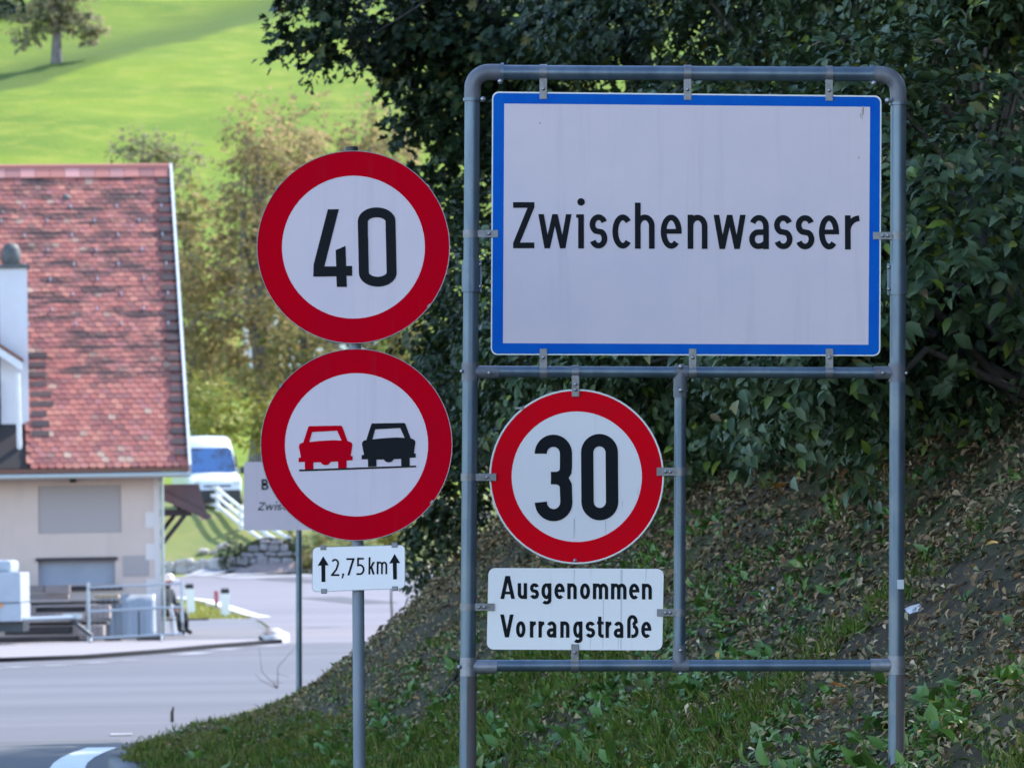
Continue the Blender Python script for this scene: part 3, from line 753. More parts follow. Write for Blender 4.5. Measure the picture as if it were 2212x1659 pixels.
# -- supplementary plate
R6 = reg(1600, 1900, 2212 / 900)
PA = ImgPlane(*R6(1086, 645), FY)
ta = sub(PA, R6)
plate = sign_root('exception_plate', PA, 'white plate reading Ausgenommen Vorrangstraße below the round 30 sign', 'road sign')
MB().prism(round_quad([ta(314, 993), ta(1844, 1001), ta(1858, 292), ta(329, 284)], .026), -.0155, -.006).build('board', M_['plate_white'], plate)
G = Glyphs(None, ta, -.0165)
text(G, 'Ausgenommen', [(433, 560), (584, 666), (691, 770), (791, 878), (904, 994), (1016, 1099), (1127, 1215), (1239, 1373), (1397, 1533), (1555, 1645), (1667, 1754)], (553, 558), 200, 138, 30)
text(G, 'VorrangstraSe', [(431, 549), (569, 652), (690, 744), (765, 817), (837, 921), (955, 1035), (1067, 1149), (1176, 1259), (1275, 1334), (1349, 1403), (1421, 1505), (1538, 1638), (1660, 1749)], (888, 893), 200, 142, 30)
G.emit(plate)
mb = MB()
for x, ya, yb2, w in ((1706, 292, 405, 4), (1490, 300, 990, 9), (1332, 560, 985, 4), (1222, 880, 985, 3), (1465, 880, 990, 4), (1080, 300, 420, 5)):
    mb.flat([ta(x - w, ya), ta(x + w, ya), ta(x + w * .5 - 6, yb2), ta(x - w * .5 - 6, yb2)], -.0160)
mb.build('dirt_streak', mat('streak', (.62, .62, .62), .6), plate)

# ------------------------------------------------------------------ the pole with two round signs and a length plate
PY = 16.0
PP = ImgPlane(774, 1500, PY); pk = 1 / PP.ppm
pole = thing('sign_pole', 'slim grey steel pole leaning slightly, carrying the 40 sign and the no overtaking sign', 'sign pole', PP.M)
g3 = lambda u, v, y=0.03: (PP.p(u, v)[0], y, PP.p(u, v)[1])
MB().tube([g3(778.5, 1960), g3(775.8, 1659), g3(773, 1290), g3(765.5, 745), g3(757.5, 318)], 13.2 * pk, 20).build('pipe', mat('pole_grey', (.20, .225, .265), .55, .35, noise=((14, 14, 3), (.15, .175, .215), .4, .7)), pole)
MB().tube([g3(757.5, 322), g3(757.4, 313)], 14.2 * pk, 20).build('cap', M_['dark_plastic'], pole)
for u0, v in ((763, 470), (763, 610), (769, 900), (769, 1030)):
    c = PP.p(u0, v); MB().bbox(c[0] - .03, c[0] + .03, .004, .062, c[1] - .02, c[1] + .02, .003).build('pole_clamp', M_['clamp_metal'], pole)

R7 = reg(850, 480, 2212.5 / 1000)
P40 = ImgPlane(*R7(896, 882), PY)
t40 = sub(P40, R7); k40 = 1 / P40.ppm * K / 2.2125
s40 = sign_root('speed_limit_sign', P40, 'round speed limit sign reading 40 at the top of the slim pole', 'road sign')
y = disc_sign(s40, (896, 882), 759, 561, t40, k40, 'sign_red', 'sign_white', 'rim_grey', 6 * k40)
mb = MB()
mb.flat([t40(*p) for p in ((695, 585), (781, 584), (668, 1034), (761, 1033), (757, 906), (834, 872), (839, 1030), (886, 1030), (886, 1107), (842, 1108), (845, 1195), (766, 1195), (763, 1112), (581, 1114), (584, 1018))], y)
mb.build('digit_four', M_['sign_black'], s40)
mb = MB()
stroke(mb, t40, ga(1078, 680, 109, 71, 180, 0) + [(1187, 690), (1196, 1080)] + ga(1087, 1082, 109, 72, 0, -180) + [(978, 1080)], 78 * k40, y, True)
mb.build('digit_zero', M_['sign_black'], s40)
def edge_clip(to, parent, ps, yy=-.019):
    for (x, yv, w, h, rot) in ps:
        a = to(x, yv); mb = MB()
        Mx = Matrix.Rotation(math.radians(rot), 3, 'Y')
        mb.box((a[0], yy + .008, a[1]), (w, .02, h), Mx)
        mb.build('edge_clip', M_['clamp_metal'], parent)
edge_clip(t40, s40, ((294, 416, .008, .014, 35), (1484, 402, .005, .014, -38), (1490, 1344, .008, .014, 38), (312, 1362, .005, .014, -40)))

R8 = reg(850, 1200, 2212.5 / 1000)
PN = ImgPlane(*R8(920, 838), PY)
tn = sub(PN, R8)
sn = sign_root('no_overtaking_sign', PN, 'round no overtaking sign with a red and a black car under the 40 sign', 'road sign')
y = disc_sign(sn, (920, 838), 753, 561, tn, k40, 'sign_red', 'sign_white', 'rim_grey', 6 * k40)
CAR = [(541, 700), (549, 692), (797, 688), (808, 694), (850, 809), (868, 814), (884, 826), (888, 842), (875, 926), (890, 927), (890, 959), (843, 962), (843, 1024), (777, 1026), (775, 970), (719, 972), (706, 988), (690, 997), (668, 997), (650, 989), (640, 975), (582, 976), (583, 1030), (516, 1032), (515, 973), (466, 974), (466, 940), (484, 938), (468, 856), (470, 838), (484, 826), (502, 822)]
WIN = [(572, 738), (768, 728), (803, 805), (740, 802), (680, 805), (610, 810), (550, 817)]
mb = MB().flat([tn(*p) for p in CAR], y, [[tn(*p) for p in WIN]]); mb.build('red_car_symbol', M_['sign_red'], sn)
sh = lambda l: [(x + 495, yv - 21) for x, yv in l]
mb = MB().flat([tn(*p) for p in sh(CAR)], y, [[tn(*p) for p in sh(WIN)]]); mb.build('black_car_symbol', M_['sign_black'], sn)
mb = MB().flat([tn(*p) for p in ((470, 1033), (1388, 1001), (1388, 1014), (471, 1047))], y - .0003); mb.build('ground_line', M_['sign_black'], sn)
edge_clip(tn, sn, ((324, 376, .008, .014, 35), (1495, 354, .005, .014, -38), (1512, 1288, .008, .014, 38)))

R9 = reg(1050, 1850, 4.424)
PL = ImgPlane(*R9(990, 740), PY)
tl = sub(PL, R9)
sl = sign_root('length_plate', PL, 'small white plate with two arrows reading 2,75 km under the no overtaking sign', 'road sign')
MB().prism(round_quad([tl(258, 1112), tl(1718, 1055), tl(1718, 368), tl(265, 405)], .017), -.010, .004).build('board', M_['rim_grey'], sl)
MB().flat(round_quad([tl(266, 1102), tl(1710, 1046), tl(1710, 378), tl(273, 414)], .016), -.0108).build('white_face', M_['plate_white'], sl)
G = Glyphs(None, tl, -.0118)
text(G, '2,75km', [(553, 684), (722, 766), (792, 919), (953, 1080), (1142, 1242), (1270, 1436)], (857, 829), 270, 198, 29, .015)
G.emit(sl)
for pts in (((432, 548), (519, 690), (466, 692), (467, 950), (407, 951), (402, 692), (345, 698)), ((1553, 511), (1641, 656), (1587, 657), (1589, 911), (1530, 912), (1524, 658), (1467, 662))):
    MB().flat([tl(*p) for p in pts], -.0118).build('arrow', M_['sign_black'], sl)
for (x, yv) in ((433, 412), (1551, 372), (444, 1097), (1558, 1055)):
    a = tl(x, yv); MB().bbox(a[0] - .0105, a[0] + .0105, -.0135, .006, a[1] - .0085, a[1] + .0085, .002).build('edge_clip', M_['clamp_metal'], sl)

# ------------------------------------------------------------------ the name board further back, seen behind the round signs
BY = 43.0
PB = ImgPlane(645, 1075, BY); bk = 1 / PB.ppm
bl = thing('name_board', 'plain whitish name board on a single post half hidden behind the no overtaking sign', 'town sign', PB.M)
bp = PB.p
MB().prism(round_quad([bp(526, 1146), bp(764, 1144), bp(764, 996), bp(527, 998)], .03), -.006, .006).build('board', M_['sign_white'], bl)
MB().tube([(*bp(645, 1090)[:1], .04, bp(645, 1010)[1]), (bp(646.5, 1520)[0], .04, bp(646.5, 1520)[1])], 6.6 * bk, 16).build('post', M_['galvanised'], bl)
G = Glyphs(None, bp, -.0075)
G.draw('B', 565, 580, 1058, 23, 16, 4.2)
text(G, 'Zwischenwasser', [(557, 570), (572, 590), (592, 596), (597, 608), (610, 621), (623, 634), (637, 648), (651, 662), (664, 681), (683, 694), (696, 706), (708, 718), (720, 731), (733, 741)], (1102, 1100), 17, 12, 2.6, .22)
G.emit(bl)
# ------------------------------------------------------------------ the old barn with the tiled roof
TH = math.radians(7.0)
house = thing('barn', 'old barn with steep red tiled roof and beige plaster wall at the road bend', 'barn', loc=(-7.58, 98.0, 0), rz=TH)
HL = -11.0                                   # it runs on beyond the picture
def hb(): return MB()
hx = lambda u: (u - 340) / 101.0
hz = lambda v: 1.6 + (1219.5 - v) / 101.0
# walls: front wall with two shallow recesses
W0, W1, WZ = HL, 0.0, 3.72
r1 = (hx(80), hx(258), hz(1145), hz(1042)); r2 = (hx(78), hx(243), hz(1256), hz(1204))
def wall_with_holes(x0, x1, z0, z1, holes, y):
    mb = MB(); mb.prism([(x0, z0), (x1, z0), (x1, z1), (x0, z1)], y, y + .3, [[(a, c), (b, c), (b, d), (a, d)] for a, b, c, d in holes]); return mb
wall_with_holes(W0, W1, -.1, WZ, [r1, r2], 0).build('front_wall', M_['wall_plaster'], house)
mb = MB(); mb.prism([(.0, -.1), (12.2, -.1), (12.2, 3.72), (6.1, 9.9), (.0, 3.72)], 0, .3)
mb.v = [(-.3 + (z if False else 0) + yv, x + .3 * (x < 1), z) for (x, yv, z) in mb.v]
mb.build('gable_wall', M_['wall_plaster'], house)
MB().bbox(W0, -.3, 11.9, 12.2, -.1, WZ).build('rear_wall', M_['wall_plaster'], house)
MB().bbox(r1[0] + .003, r1[1] - .003, .025, .2, r1[2] + .003, r1[3] - .003).build('blocked_opening', M_['grey_plaster'], house)
MB().bbox(r2[0] + .003, r2[1] - .003, .13, .2, r2[2] + .003, r2[3] - .003).build('shutter_board', M_['recess_board'], house)
MB().bbox(r2[0] - .05, r2[1] + .05, -.05, .05, r2[3] + .002, r2[3] + .07).build('lintel', M_['dark_wood'], house)
MB().bbox(hx(40), hx(258), -.06, .02, hz(1268), hz(1258)).build('sill_beam', M_['dark_wood'], house)
MB().bbox(hx(258) + .02, hx(316), -.012, .003, hz(1240), hz(1195)).build('plaster_patch', M_['grey_plaster'], house)
MB().bbox(hx(328), .014, -.02, .32, -.1, WZ - .03).build('corner_strip', M_['quoin'], house)
for v0, v1 in ((1102, 1136), (1170, 1205), (1245, 1280), (1300, 1335)):
    MB().bbox(hx(309), hx(328) - .002, -.016, .004, hz(v1), hz(v0)).build('quoin_stone', M_['quoin'], house)
MB().tube([(.062, -.03, 3.5), (.062, -.03, .1)], .036, 10).build('downpipe', M_['gutter_metal'], house)
mb = MB().tube([(W0, -.74, 3.545), (.62, -.74, 3.545)], .062, 10); mb.build('gutter', M_['gutter_metal'], house)
MB().bbox(W0, .60, -.79, -.66, 3.612, 3.70).build('fascia_board', M_['fascia'], house)
MB().bbox(W0, .55, -.60, .0, 3.70, 3.74).build('eaves_soffit', M_['dark_wood'], house)
MB().bbox(hx(148), hx(162), -.12, .0, hz(1036), hz(1024)).build('wall_bracket', M_['black'], house)
# roof
EY, EZ, RY, RZ = -.66, 3.72, 5.8, 10.62
PITCH_R = math.atan2(RZ - EZ, RY - EY); RL = math.hypot(RZ - EZ, RY - EY)
Rm = Matrix.Translation((0, EY, EZ)) @ Matrix.Rotation(PITCH_R, 4, 'X')      # x along the eaves, y up the slope, z off the slope
def roof_obj(mb, name, m):
    o = mb.build(name, m, house); o.matrix_local = Rm; return o
roof_obj(MB().bbox(W0, .60, 0, RL, -.14, .0), 'roof_deck', M_['underlay'])
mb = MB(); mb.bbox(W0, .60, 0, RL, -.14, .0); o = mb.build('rear_roof', M_['underlay'], house)
o.matrix_local = Matrix.Translation((0, 2 * RY - EY, EZ)) @ Matrix.Scale(-1, 4, (0, 1, 0)) @ Matrix.Rotation(PITCH_R, 4, 'X')
roof_obj(MB().bbox(.602, .66, -.05, RL + .06, -.16, .10), 'verge_board', M_['white_wood'])
TW, TC = .176, .1592
rows = int((RL - .34) / TC)
def tile_geo(w=TW * .95, L=.30, th=.026):
    pr = [(-w / 2, L), (-w / 2, w * .28), (-w * .36, w * .08), (0, 0), (w * .36, w * .08), (w / 2, w * .28), (w / 2, L)]
    n = len(pr); v = [(x, yv, th) for x, yv in pr] + [(x, yv, 0) for x, yv in pr]
    f = [tuple(range(n))[::-1]] + [(i, (i + 1) % n, n + (i + 1) % n, n + i) for i in range(n)]
    return v, f
tv, tf = tile_geo()
tile_me = bpy.data.meshes.new('roof_tile'); tile_me.from_pydata(tv, [], tf)
bm = bmesh.new(); bm.from_mesh(tile_me); bmesh.ops.recalc_face_normals(bm, faces=bm.faces); bm.to_mesh(tile_me); bm.free()
tile_me.materials.append(M_['roof_tile'])
dark_me = tile_me.copy(); dark_me.materials.clear(); dark_me.materials.append(M_['dark_tile'])
def in_dormer(x, r):                 # the foot of the chimney and the dormer
    return x < -2.74 and r * TC < 3.4
cand = []
for r in range(rows):
    off = (r % 2) * TW / 2
    for c in range(int((.58 - W0) / TW) + 1):
        x = .52 - off - c * TW
        if x < W0 or in_dormer(x, r): continue
        verge = c == 0
        cand.append((r, c, x, verge, random.random()))
show = sorted([q for q in cand if -3.4 < q[2]], key=lambda q: (q[0], q[1]))
single = set((q[0], q[1]) for q in show[:300])
rest = MB()
for r, c, x, verge, rn in cand:
    tilt = .062 + random.uniform(-.012, .016)
    Mt = Matrix.Translation((x + random.uniform(-.006, .006), r * TC - .05 + random.uniform(-.008, .008), .004)) @ Matrix.Rotation(random.uniform(-.02, .02), 4, 'Z') @ Matrix.Rotation(tilt, 4, 'X')
    Mt = Mt @ Matrix.Translation((0, 0, .018))
    Mt = Mt @ Matrix.Rotation(-2 * tilt, 4, 'X')
    if (r, c) in single:
        o = bpy.data.objects.new('roof_tile', tile_me); link(o, house)
        o.matrix_local = Rm @ Mt
    else:
        rest.add([Mt @ Vector(q) for q in tv], tf)
o = rest.build('roof_tile', M_['roof_tile'], house); o.matrix_local = Rm; o['kind'] = 'stuff'
# dark half tiles along the verge, every second course, and beside the chimney foot
for r in range(2, rows, 2):
    w = random.uniform(.27, .33)
    o = roof_obj(MB().bbox(.59 - w, .598, r * TC - .05, r * TC + .125, .050, .078), 'verge_tile', M_['dark_tile'])
for k in range(9):
    o = roof_obj(MB().bbox(-2.70, -2.70 + random.uniform(.3, .5), .9 + k * .3, 1.06 + k * .3, .045, .058), 'flashing_tile', M_['dark_tile'])
# ridge band, ridge tiles, snow hooks
for i in range(32):
    x1 = .57 - i * .335
    roof_obj(MB().bbox(x1 - .328, x1, RL - .36 + random.uniform(-.006, .006), RL - .02, .05, .074, .006), 'ridge_tile', M_['ridge_tile'])
mb = MB().tube([(W0, RY, RZ + .015), (.6, RY, RZ + .015)], .10, 10); mb.build('ridge_cap', M_['ridge_tile'], house)
for k in range(9):
    for j in range(5):
        x = .36 - j * 1.02 - (k % 2) * .51 + random.uniform(-.03, .03); yy = RL - 1.30 - k * .476 * 1.0
        if in_dormer(x, yy / TC) or yy < .3: continue
        roof_obj(MB().bbox(x - .013, x + .013, yy - .08, yy + .04, .05, .075, .004), 'snow_hook', M_['galv_light'])
for x, yy, s in ((-1.75, RL - 1.0, .16), (-.1, RL - .85, .07), (-3.2, RL - 1.5, .08)):
    roof_obj(MB().lathe([(0, .07), (s * .5, .068), (s * .55, .05)], 10, (x, yy, 0)), 'moss_patch', M_['cowl'])
# chimney with cowl
cx0, cx1 = hx(5) - .02, hx(63)
ch = MB().bbox(cx0, cx1, .25, .85, 4.0, 8.02).build('chimney', M_['chimney_plaster'], house)
MB().bbox(cx0 - .06, cx1 + .06, .19, .91, 8.022, 8.10).build('chimney_cap', M_['cowl'], ch)
MB().lathe([(.17, 8.10), (.20, 8.16), (.21, 8.30), (.19, 8.44), (.13, 8.55), (0, 8.58)], 16, ((cx0 + cx1) / 2 - .03, .55, 0)).build('cowl', M_['cowl'], ch)
# dormer gable just left of the chimney: only its right verge shows
dz = 6.35
d = MB().bbox(-5.4, -3.42, .1, 3.2, 4.2, 5.6).build('dormer', M_['dark_wood'], house)
for sx, nm in ((1, 'dormer_roof'), (-1, 'dormer_roof')):
    mb = MB(); mb.prism([(-4.4, 7.0), (-4.4 + sx * 1.55, 5.98), (-4.4 + sx * 1.55, 6.06), (-4.4, 7.10)], -.22, 3.0); mb.build(nm, M_['fascia'], d)
    mb = MB(); mb.prism([(-4.4, 6.83), (-4.4 + sx * 1.52, 5.80), (-4.4 + sx * 1.54, 5.97), (-4.4, 6.99)], -.30, -.225); mb.build('dormer_verge_board', M_['white_wood'], d)
MB().tube([(-2.98, -.24, 5.75), (-2.96, -.24, 4.20), (-2.96, -.20, 4.05)], .055, 10).build('dormer_downpipe', M_['white_wood'], d)
MB().bbox(-4.3, -3.45, .12, .2, 4.6, 5.5).build('dormer_window', M_['black'], d)
# brown canopy on the gable end
ca = thing('lean_to_canopy', 'small dark brown canopy roof on struts at the right end of the barn', 'canopy', loc=(-7.58, 98.0, 0), rz=TH)
mb = MB(); mb.prism([(.05, 3.22), (1.02, 2.68), (1.04, 2.80), (1.00, 2.90), (.88, 3.36), (.05, 3.36)], .6, 2.8); mb.build('canopy_roof', M_['brown_metal'], ca)
mb = MB(); mb.prism([(.05, 3.05), (1.05, 2.58), (1.08, 2.72), (.05, 3.24)], .52, .595); mb.build('verge_board', M_['brown_metal'], ca)
MB().tube([(1.07, .5, 2.66), (1.07, 2.9, 2.66)], .06, 10).build('gutter', M_['brown_metal'], ca)
MB().bbox(.02, .72, .66, .80, 2.68, 2.82).build('beam', M_['dark_wood'], ca)
MB().tube([(.02, .70, 2.0), (.58, .70, 2.70)], .05, 6).build('strut', M_['dark_wood'], ca)
MB().tube([(.02, 2.4, 2.2), (.58, 2.4, 2.9)], .05, 6).build('strut', M_['dark_wood'], ca)

# ------------------------------------------------------------------ things in front of the barn wall
GZ = .085
def wp(u, v, Y): return at(u, v, Y)
def local_thing(name, label, cat, p, rz=0.0, group=None): return thing(name, label, cat, loc=p, rz=rz, group=group)
# white box trailer cut by the picture edge
tY = 92.5; sc = FOCAL / tY
tx = lambda u: at(u, 1300, tY).x
tr = local_thing('box_trailer', 'white box trailer with an orange lamp parked before the barn', 'trailer', (tx(46), tY, GZ), 0)
zz = lambda v: at(40, v, tY).z - GZ
MB().bbox(-3.0, 0, 0, 1.7, zz(1342), zz(1303), .02).build('lower_body', M_['trailer_white'], tr)
MB().bbox(-3.0, -.008, .008, 1.69, zz(1301.5), zz(1236), .03).build('upper_body', M_['trailer_white'], tr)
MB().bbox(-3.0, -.20, .15, 1.55, zz(1236.5), zz(1209), .09).build('roof_box', M_['trailer_white'], tr)
MB().bbox(-.47, -.38, -.022, 0.0, zz(1311), zz(1303), .008).build('side_lamp', M_['orange_lens'], tr)
MB().bbox(-2.9, -.06, .004, .03, zz(1303), zz(1301.6)).build('trim_line', M_['steel_blue'], tr)
for q in (-.03, .17):
    MB().tube([(0, .3 + q * 4, zz(1338)), (1.05, .75, zz(1336))], .045, 8).build('drawbar', M_['galv_light'], tr)
MB().bbox(.75, 1.15, .7, .8, zz(1340), zz(1328), .01).build('hitch', M_['galv_light'], tr)
MB().tube([(.9, .75, zz(1338)), (1.35, .75, .12)], .04, 8).build('prop_leg', M_['steel_blue'], tr)
w_ = MB().lathe([(0, -.09), (.18, -.09), (.30, -.08), (.32, 0), (.30, .08), (.18, .09), (0, .09)], 20, (-1.5, .1, .32), 'Y').build('wheel', M_['rubber'], tr)
MB().lathe([(0, -.095), (.17, -.094), (.18, -.088)], 16, (-1.5, .1, .32), 'Y').build('rim', M_['galv_light'], w_)
MB().bbox(-3, .0, .3, 1.4, .25, zz(1343)).build('chassis', M_['steel_blue'], tr)
# timber
def beam(u0, u1, v0, v1, Y, dep, m, label, grp='timber stacked along the barn wall', name='timber_beam', rz=0):
    a, b = at(u0, v1, Y), at(u1, v0, Y)
    mb = MB().bbox(0, b.x - a.x, 0, dep, 0, b.z - a.z, min(.012, (b.z - a.z) * .2)); o = mb.build(name, M_[m])
    o.location = (a.x, Y, a.z); o.rotation_euler = (0, 0, rz); return tag(o, label, 'timber', grp)
beam(30, 96, 1264, 1281, 96.1, .5, 'old_timber', 'grey weathered beam on top of the timber stack, left of two')
beam(97, 148, 1263, 1281, 96.0, .5, 'old_timber', 'pinkish grey beam on top of the timber stack, right of two')
beam(30, 147, 1282, 1296, 96.1, .6, 'old_timber', 'long grey beam just below the top of the timber stack')
beam(36, 186, 1299, 1308, 96.2, .6, 'dark_timber', 'long dark beam standing in for the shade in the gap of the timber stack')  # dark strip filling the gap, its shade put into the colour
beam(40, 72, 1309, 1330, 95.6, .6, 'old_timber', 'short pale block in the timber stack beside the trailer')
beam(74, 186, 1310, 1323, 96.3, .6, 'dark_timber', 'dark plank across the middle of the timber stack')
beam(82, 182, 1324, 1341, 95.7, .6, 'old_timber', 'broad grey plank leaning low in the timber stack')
beam(184, 236, 1306, 1336, 95.9, .5, 'old_timber', 'squared timber end behind the galvanised barrier')
beam(204, 256, 1284, 1293, 96.3, .4, 'yellow_timber', 'yellowish plank lying on the dark beams beside the blue sheet')
beam(150, 258, 1296, 1304, 96.8, .4, 'dark_timber', 'long black plank under the wall sill')
beam(168, 223, 1350, 1374, 95.2, .5, 'old_timber', 'low pale timber block on the ground by the barrier foot')
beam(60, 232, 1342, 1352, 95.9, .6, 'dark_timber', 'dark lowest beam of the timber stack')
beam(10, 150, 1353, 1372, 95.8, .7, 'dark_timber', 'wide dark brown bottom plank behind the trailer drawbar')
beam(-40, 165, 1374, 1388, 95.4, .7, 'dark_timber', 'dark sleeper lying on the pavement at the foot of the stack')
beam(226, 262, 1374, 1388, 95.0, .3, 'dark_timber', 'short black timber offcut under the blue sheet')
a = at(316, 1380, 94.6); o = MB().bbox(0, .55, 0, .35, 0, .12, .02).build('timber_offcut', M_['dark_timber']); o.location = (a.x - .2, a.y, GZ); tag(o, 'small dark timber offcut on the pavement under the barrier end', 'timber')
beam(345, 450, 1335, 1341, 99.5, .3, 'dark_timber', 'thin dark plank on the driveway right of the barn corner', None)
# blue grey sheet leaning on the wall
Y = 96.9; a, b = at(233, 1378, Y), at(337, 1283, Y)
sh_t = local_thing('leaning_sheet', 'light blue grey sheet leaning against the barn wall behind the barrier', 'sheet', (a.x, a.y, GZ), TH)
w, h = b.x - a.x, b.z - GZ
V, F = [], []
for i in range(13):
    for j in range(7):
        x = w * i / 12; z = h * j / 6
        if j == 6 and i < 4: z *= .90
        V.append((x, .45 * j / 6 + .03 * math.sin(i * 1.1) * (1 - j / 8), z))
for i in range(12):
    for j in range(6): F.append((i * 7 + j, (i + 1) * 7 + j, (i + 1) * 7 + j + 1, i * 7 + j + 1))
o = np_mesh('sheet_panel', V, F, M_['blue_sheet'], sh_t, True); md = o.modifiers.new('s', 'SOLIDIFY'); md.thickness = .02
b2 = at(213, 1292, Y)
MB().bbox(b2.x - a.x, 0.3, .34, .38, h * .45, h * .93, .006).build('second_panel', M_['blue_sheet'], sh_t)
# crowd barrier
Y = 93.9; P0 = at(192, 1385, Y); bx = lambda u: at(u, 1320, Y).x - P0.x; bz = lambda v: at(300, v, Y).z - GZ
ba = local_thing('metal_barrier', 'galvanised tubular barrier standing before the barn corner', 'barrier', (P0.x, P0.y, GZ), math.radians(3))
mtl = M_['galv_light']
MB().tube([(0, 0, .0), (0, 0, bz(1256))], .035, 10).build('upright', mtl, ba)
MB().tube([(bx(393), 0, bz(1346)), (bx(393), 0, bz(1258))], .03, 10).build('upright', mtl, ba)
MB().tube([(bx(300), 0, bz(1375)), (bx(300), 0, bz(1320))], .02, 8).build('upright', M_['steel_blue'], ba)
for v0, v1, r in ((1267, 1262, .022), (1319, 1312, .026), (1377, 1370, .028)):
    MB().tube([(0, 0, bz(v0)), (bx(393), 0, bz(v1))], r, 10).build('rail', mtl, ba)
MB().tube([(bx(371), -.02, bz(1305)), (bx(379), -.02, bz(1372))], .018, 8).build('brace', M_['white_wood'], ba)
for uu in (196, 348):
    MB().tube([(bx(uu), -.25, .0), (bx(uu), 0, bz(1372)), (bx(uu), .25, .0)], .022, 8).build('foot', mtl, ba)
for k in range(1, 16):
    x = bx(393) * k / 16; MB().tube([(x, .0, bz(1374)), (x, .0, bz(1266))], .0035, 5).build('bar', mtl, ba)

# person sitting on a white garden chair half hidden by the barn corner
PYC = 100.0; pp = at(361, 1300, PYC); GP = .085; CHM = Matrix.Translation((pp.x, PYC, GP)) @ Matrix.Rotation(math.radians(-118), 4, 'Z')
gc = thing('garden_chair', 'white plastic garden chair at the right corner of the barn', 'chair', CHM)
q = M_['scooter_white']
MB().bbox(-.24, .24, -.22, .26, .385, .415, .012).build('seat', q, gc)
MB().bbox(-.23, .23, -.30, -.26, .45, .88, .015).build('backrest', q, gc)
for sx in (-1, 1):
    MB().tube([(sx * .22, .22, .40), (sx * .25, .29, 0)], .022, 8).build('leg', q, gc); MB().tube([(sx * .22, -.20, .40), (sx * .25, -.30, 0)], .022, 8).build('leg', q, gc)
    MB().tube([(sx * .25, -.28, .66), (sx * .27, .05, .64), (sx * .26, .24, .60), (sx * .24, .25, .40)], [.022, .028, .026, .02], 8).build('armrest', q, gc)

def skin_figure(name, verts, edges, radii, root, mats, pick, M, label, cat):
    me = bpy.data.meshes.new(name); me.from_pydata(verts, edges, [])
    o = bpy.data.objects.new(name, me); COL.objects.link(o)
    o.modifiers.new('skin', 'SKIN'); sv = me.skin_vertices[0].data
    for i, r in enumerate(radii): sv[i].radius = r if isinstance(r, tuple) else (r, r)
    sv[root].use_root = True
    ss = o.modifiers.new('sub', 'SUBSURF'); ss.levels = 2; ss.render_levels = 2
    dg = bpy.context.evaluated_depsgraph_get(); me2 = bpy.data.meshes.new_from_object(o.evaluated_get(dg))
    bpy.data.objects.remove(o)
    me2.name = name; me2.materials.clear()
    for m in mats: me2.materials.append(m)
    for p in me2.polygons: p.material_index = pick(p.center); p.use_smooth = True
    o = bpy.data.objects.new(name, me2); COL.objects.link(o); o.matrix_world = M
    return tag(o, label, cat)
vs = [(0, -.06, .52), (0, -.06, .72), (0, -.02, .94), (0, .0, 1.04), (0, .03, 1.11), (0, .06, 1.19), (0, .05, 1.26),
      (-.10, -.02, .50), (-.14, .38, .50), (-.14, .40, .12), (-.14, .54, .06), (.10, -.02, .50), (.14, .38, .50), (.14, .40, .12), (.14, .54, .06),
      (-.19, -.02, .96), (-.26, .04, .72), (-.16, .30, .60), (-.13, .37, .585), (.19, -.02, .96), (.26, .04, .72), (.16, .30, .60), (.13, .37, .585)]
es = [(0, 1), (1, 2), (2, 3), (3, 4), (4, 5), (5, 6), (0, 7), (7, 8), (8, 9), (9, 10), (0, 11), (11, 12), (12, 13), (13, 14), (2, 15), (15, 16), (16, 17), (17, 18), (2, 19), (19, 20), (20, 21), (21, 22)]
rs = [(.17, .14), (.18, .14), (.19, .13), (.08, .08), (.062, .062), (.09, .10), (.07, .08), .10, .08, .055, .05, .10, .08, .055, .05, .085, .062, .045, .04, .085, .062, .045, .04]
rs = [(r if isinstance(r, tuple) else (r, r)) for r in rs]
person = skin_figure('person', vs, es, rs, 0, [M_['jacket'], M_['skin'], M_['trousers']], lambda c: 1 if (c.z > 1.09 or (c.y > .27 and c.z > .545 and abs(c.x) < .22)) else (2 if c.z < .56 else 0), CHM.copy(),
                     'person in a dark jacket and white cap sitting on the white chair', 'person')
MB().lathe([(.112, 1.20), (.118, 1.25), (.108, 1.31), (.075, 1.345), (.03, 1.36), (0, 1.362)], 18, (0, .05, 0)).build('cap', M_['helmet_white'], person)
MB().bbox(-.085, .085, .14, .25, 1.212, 1.226, .005).build('cap_peak', M_['helmet_white'], person)

# ------------------------------------------------------------------ road furniture beyond the barn
def delineator(u, vt, Y, lean, label):
    b = at(u, vt, Y); gzv = float(terrain(b.x, Y))
    t = local_thing('delineator_post', label, 'delineator', (b.x + lean * (b.z - gzv), Y, gzv - .02), 0, 'white delineator posts on the grass strip')
    H = b.z - gzv + .02
    sh = lambda z: -lean * z
    prof = [(-.115, -.04), (.115, -.04), (.095, .07), (-.095, .07)]
    def seg(z0, z1, k=1.0):
        mb = MB(); vs_ = [(x * k + sh(z), yv * k, z + (yv * .35 if z == H else 0)) for z in (z0, z1) for x, yv in prof]
        mb.add(vs_, [(0, 1, 5, 4), (1, 2, 6, 5), (2, 3, 7, 6), (3, 0, 4, 7), (4, 5, 6, 7), (3, 2, 1, 0)]); return mb
    seg(0, H - .12).build('post_body', M_['delineator_white'], t); seg(H - .12, H).build('black_cap', M_['black'], t)
    mb = MB().bbox(-.03 + sh(H * .75), .03 + sh(H * .75), -.034, -.031, H - .36, H - .18); mb.build('reflector', M_['lamp_glass'], t)
delineator(409, 1262, 128, .06, 'leaning white delineator post with black cap just right of the barrier')
delineator(486, 1272, 125, .0, 'upright white delineator post with black cap beside the small red marker')
b = at(467, 1276, 131); gzv = float(terrain(b.x, 131))
rm = local_thing('red_marker_stake', 'thin red marker stake on the grass strip between the white posts', 'marker', (b.x, 131, gzv))
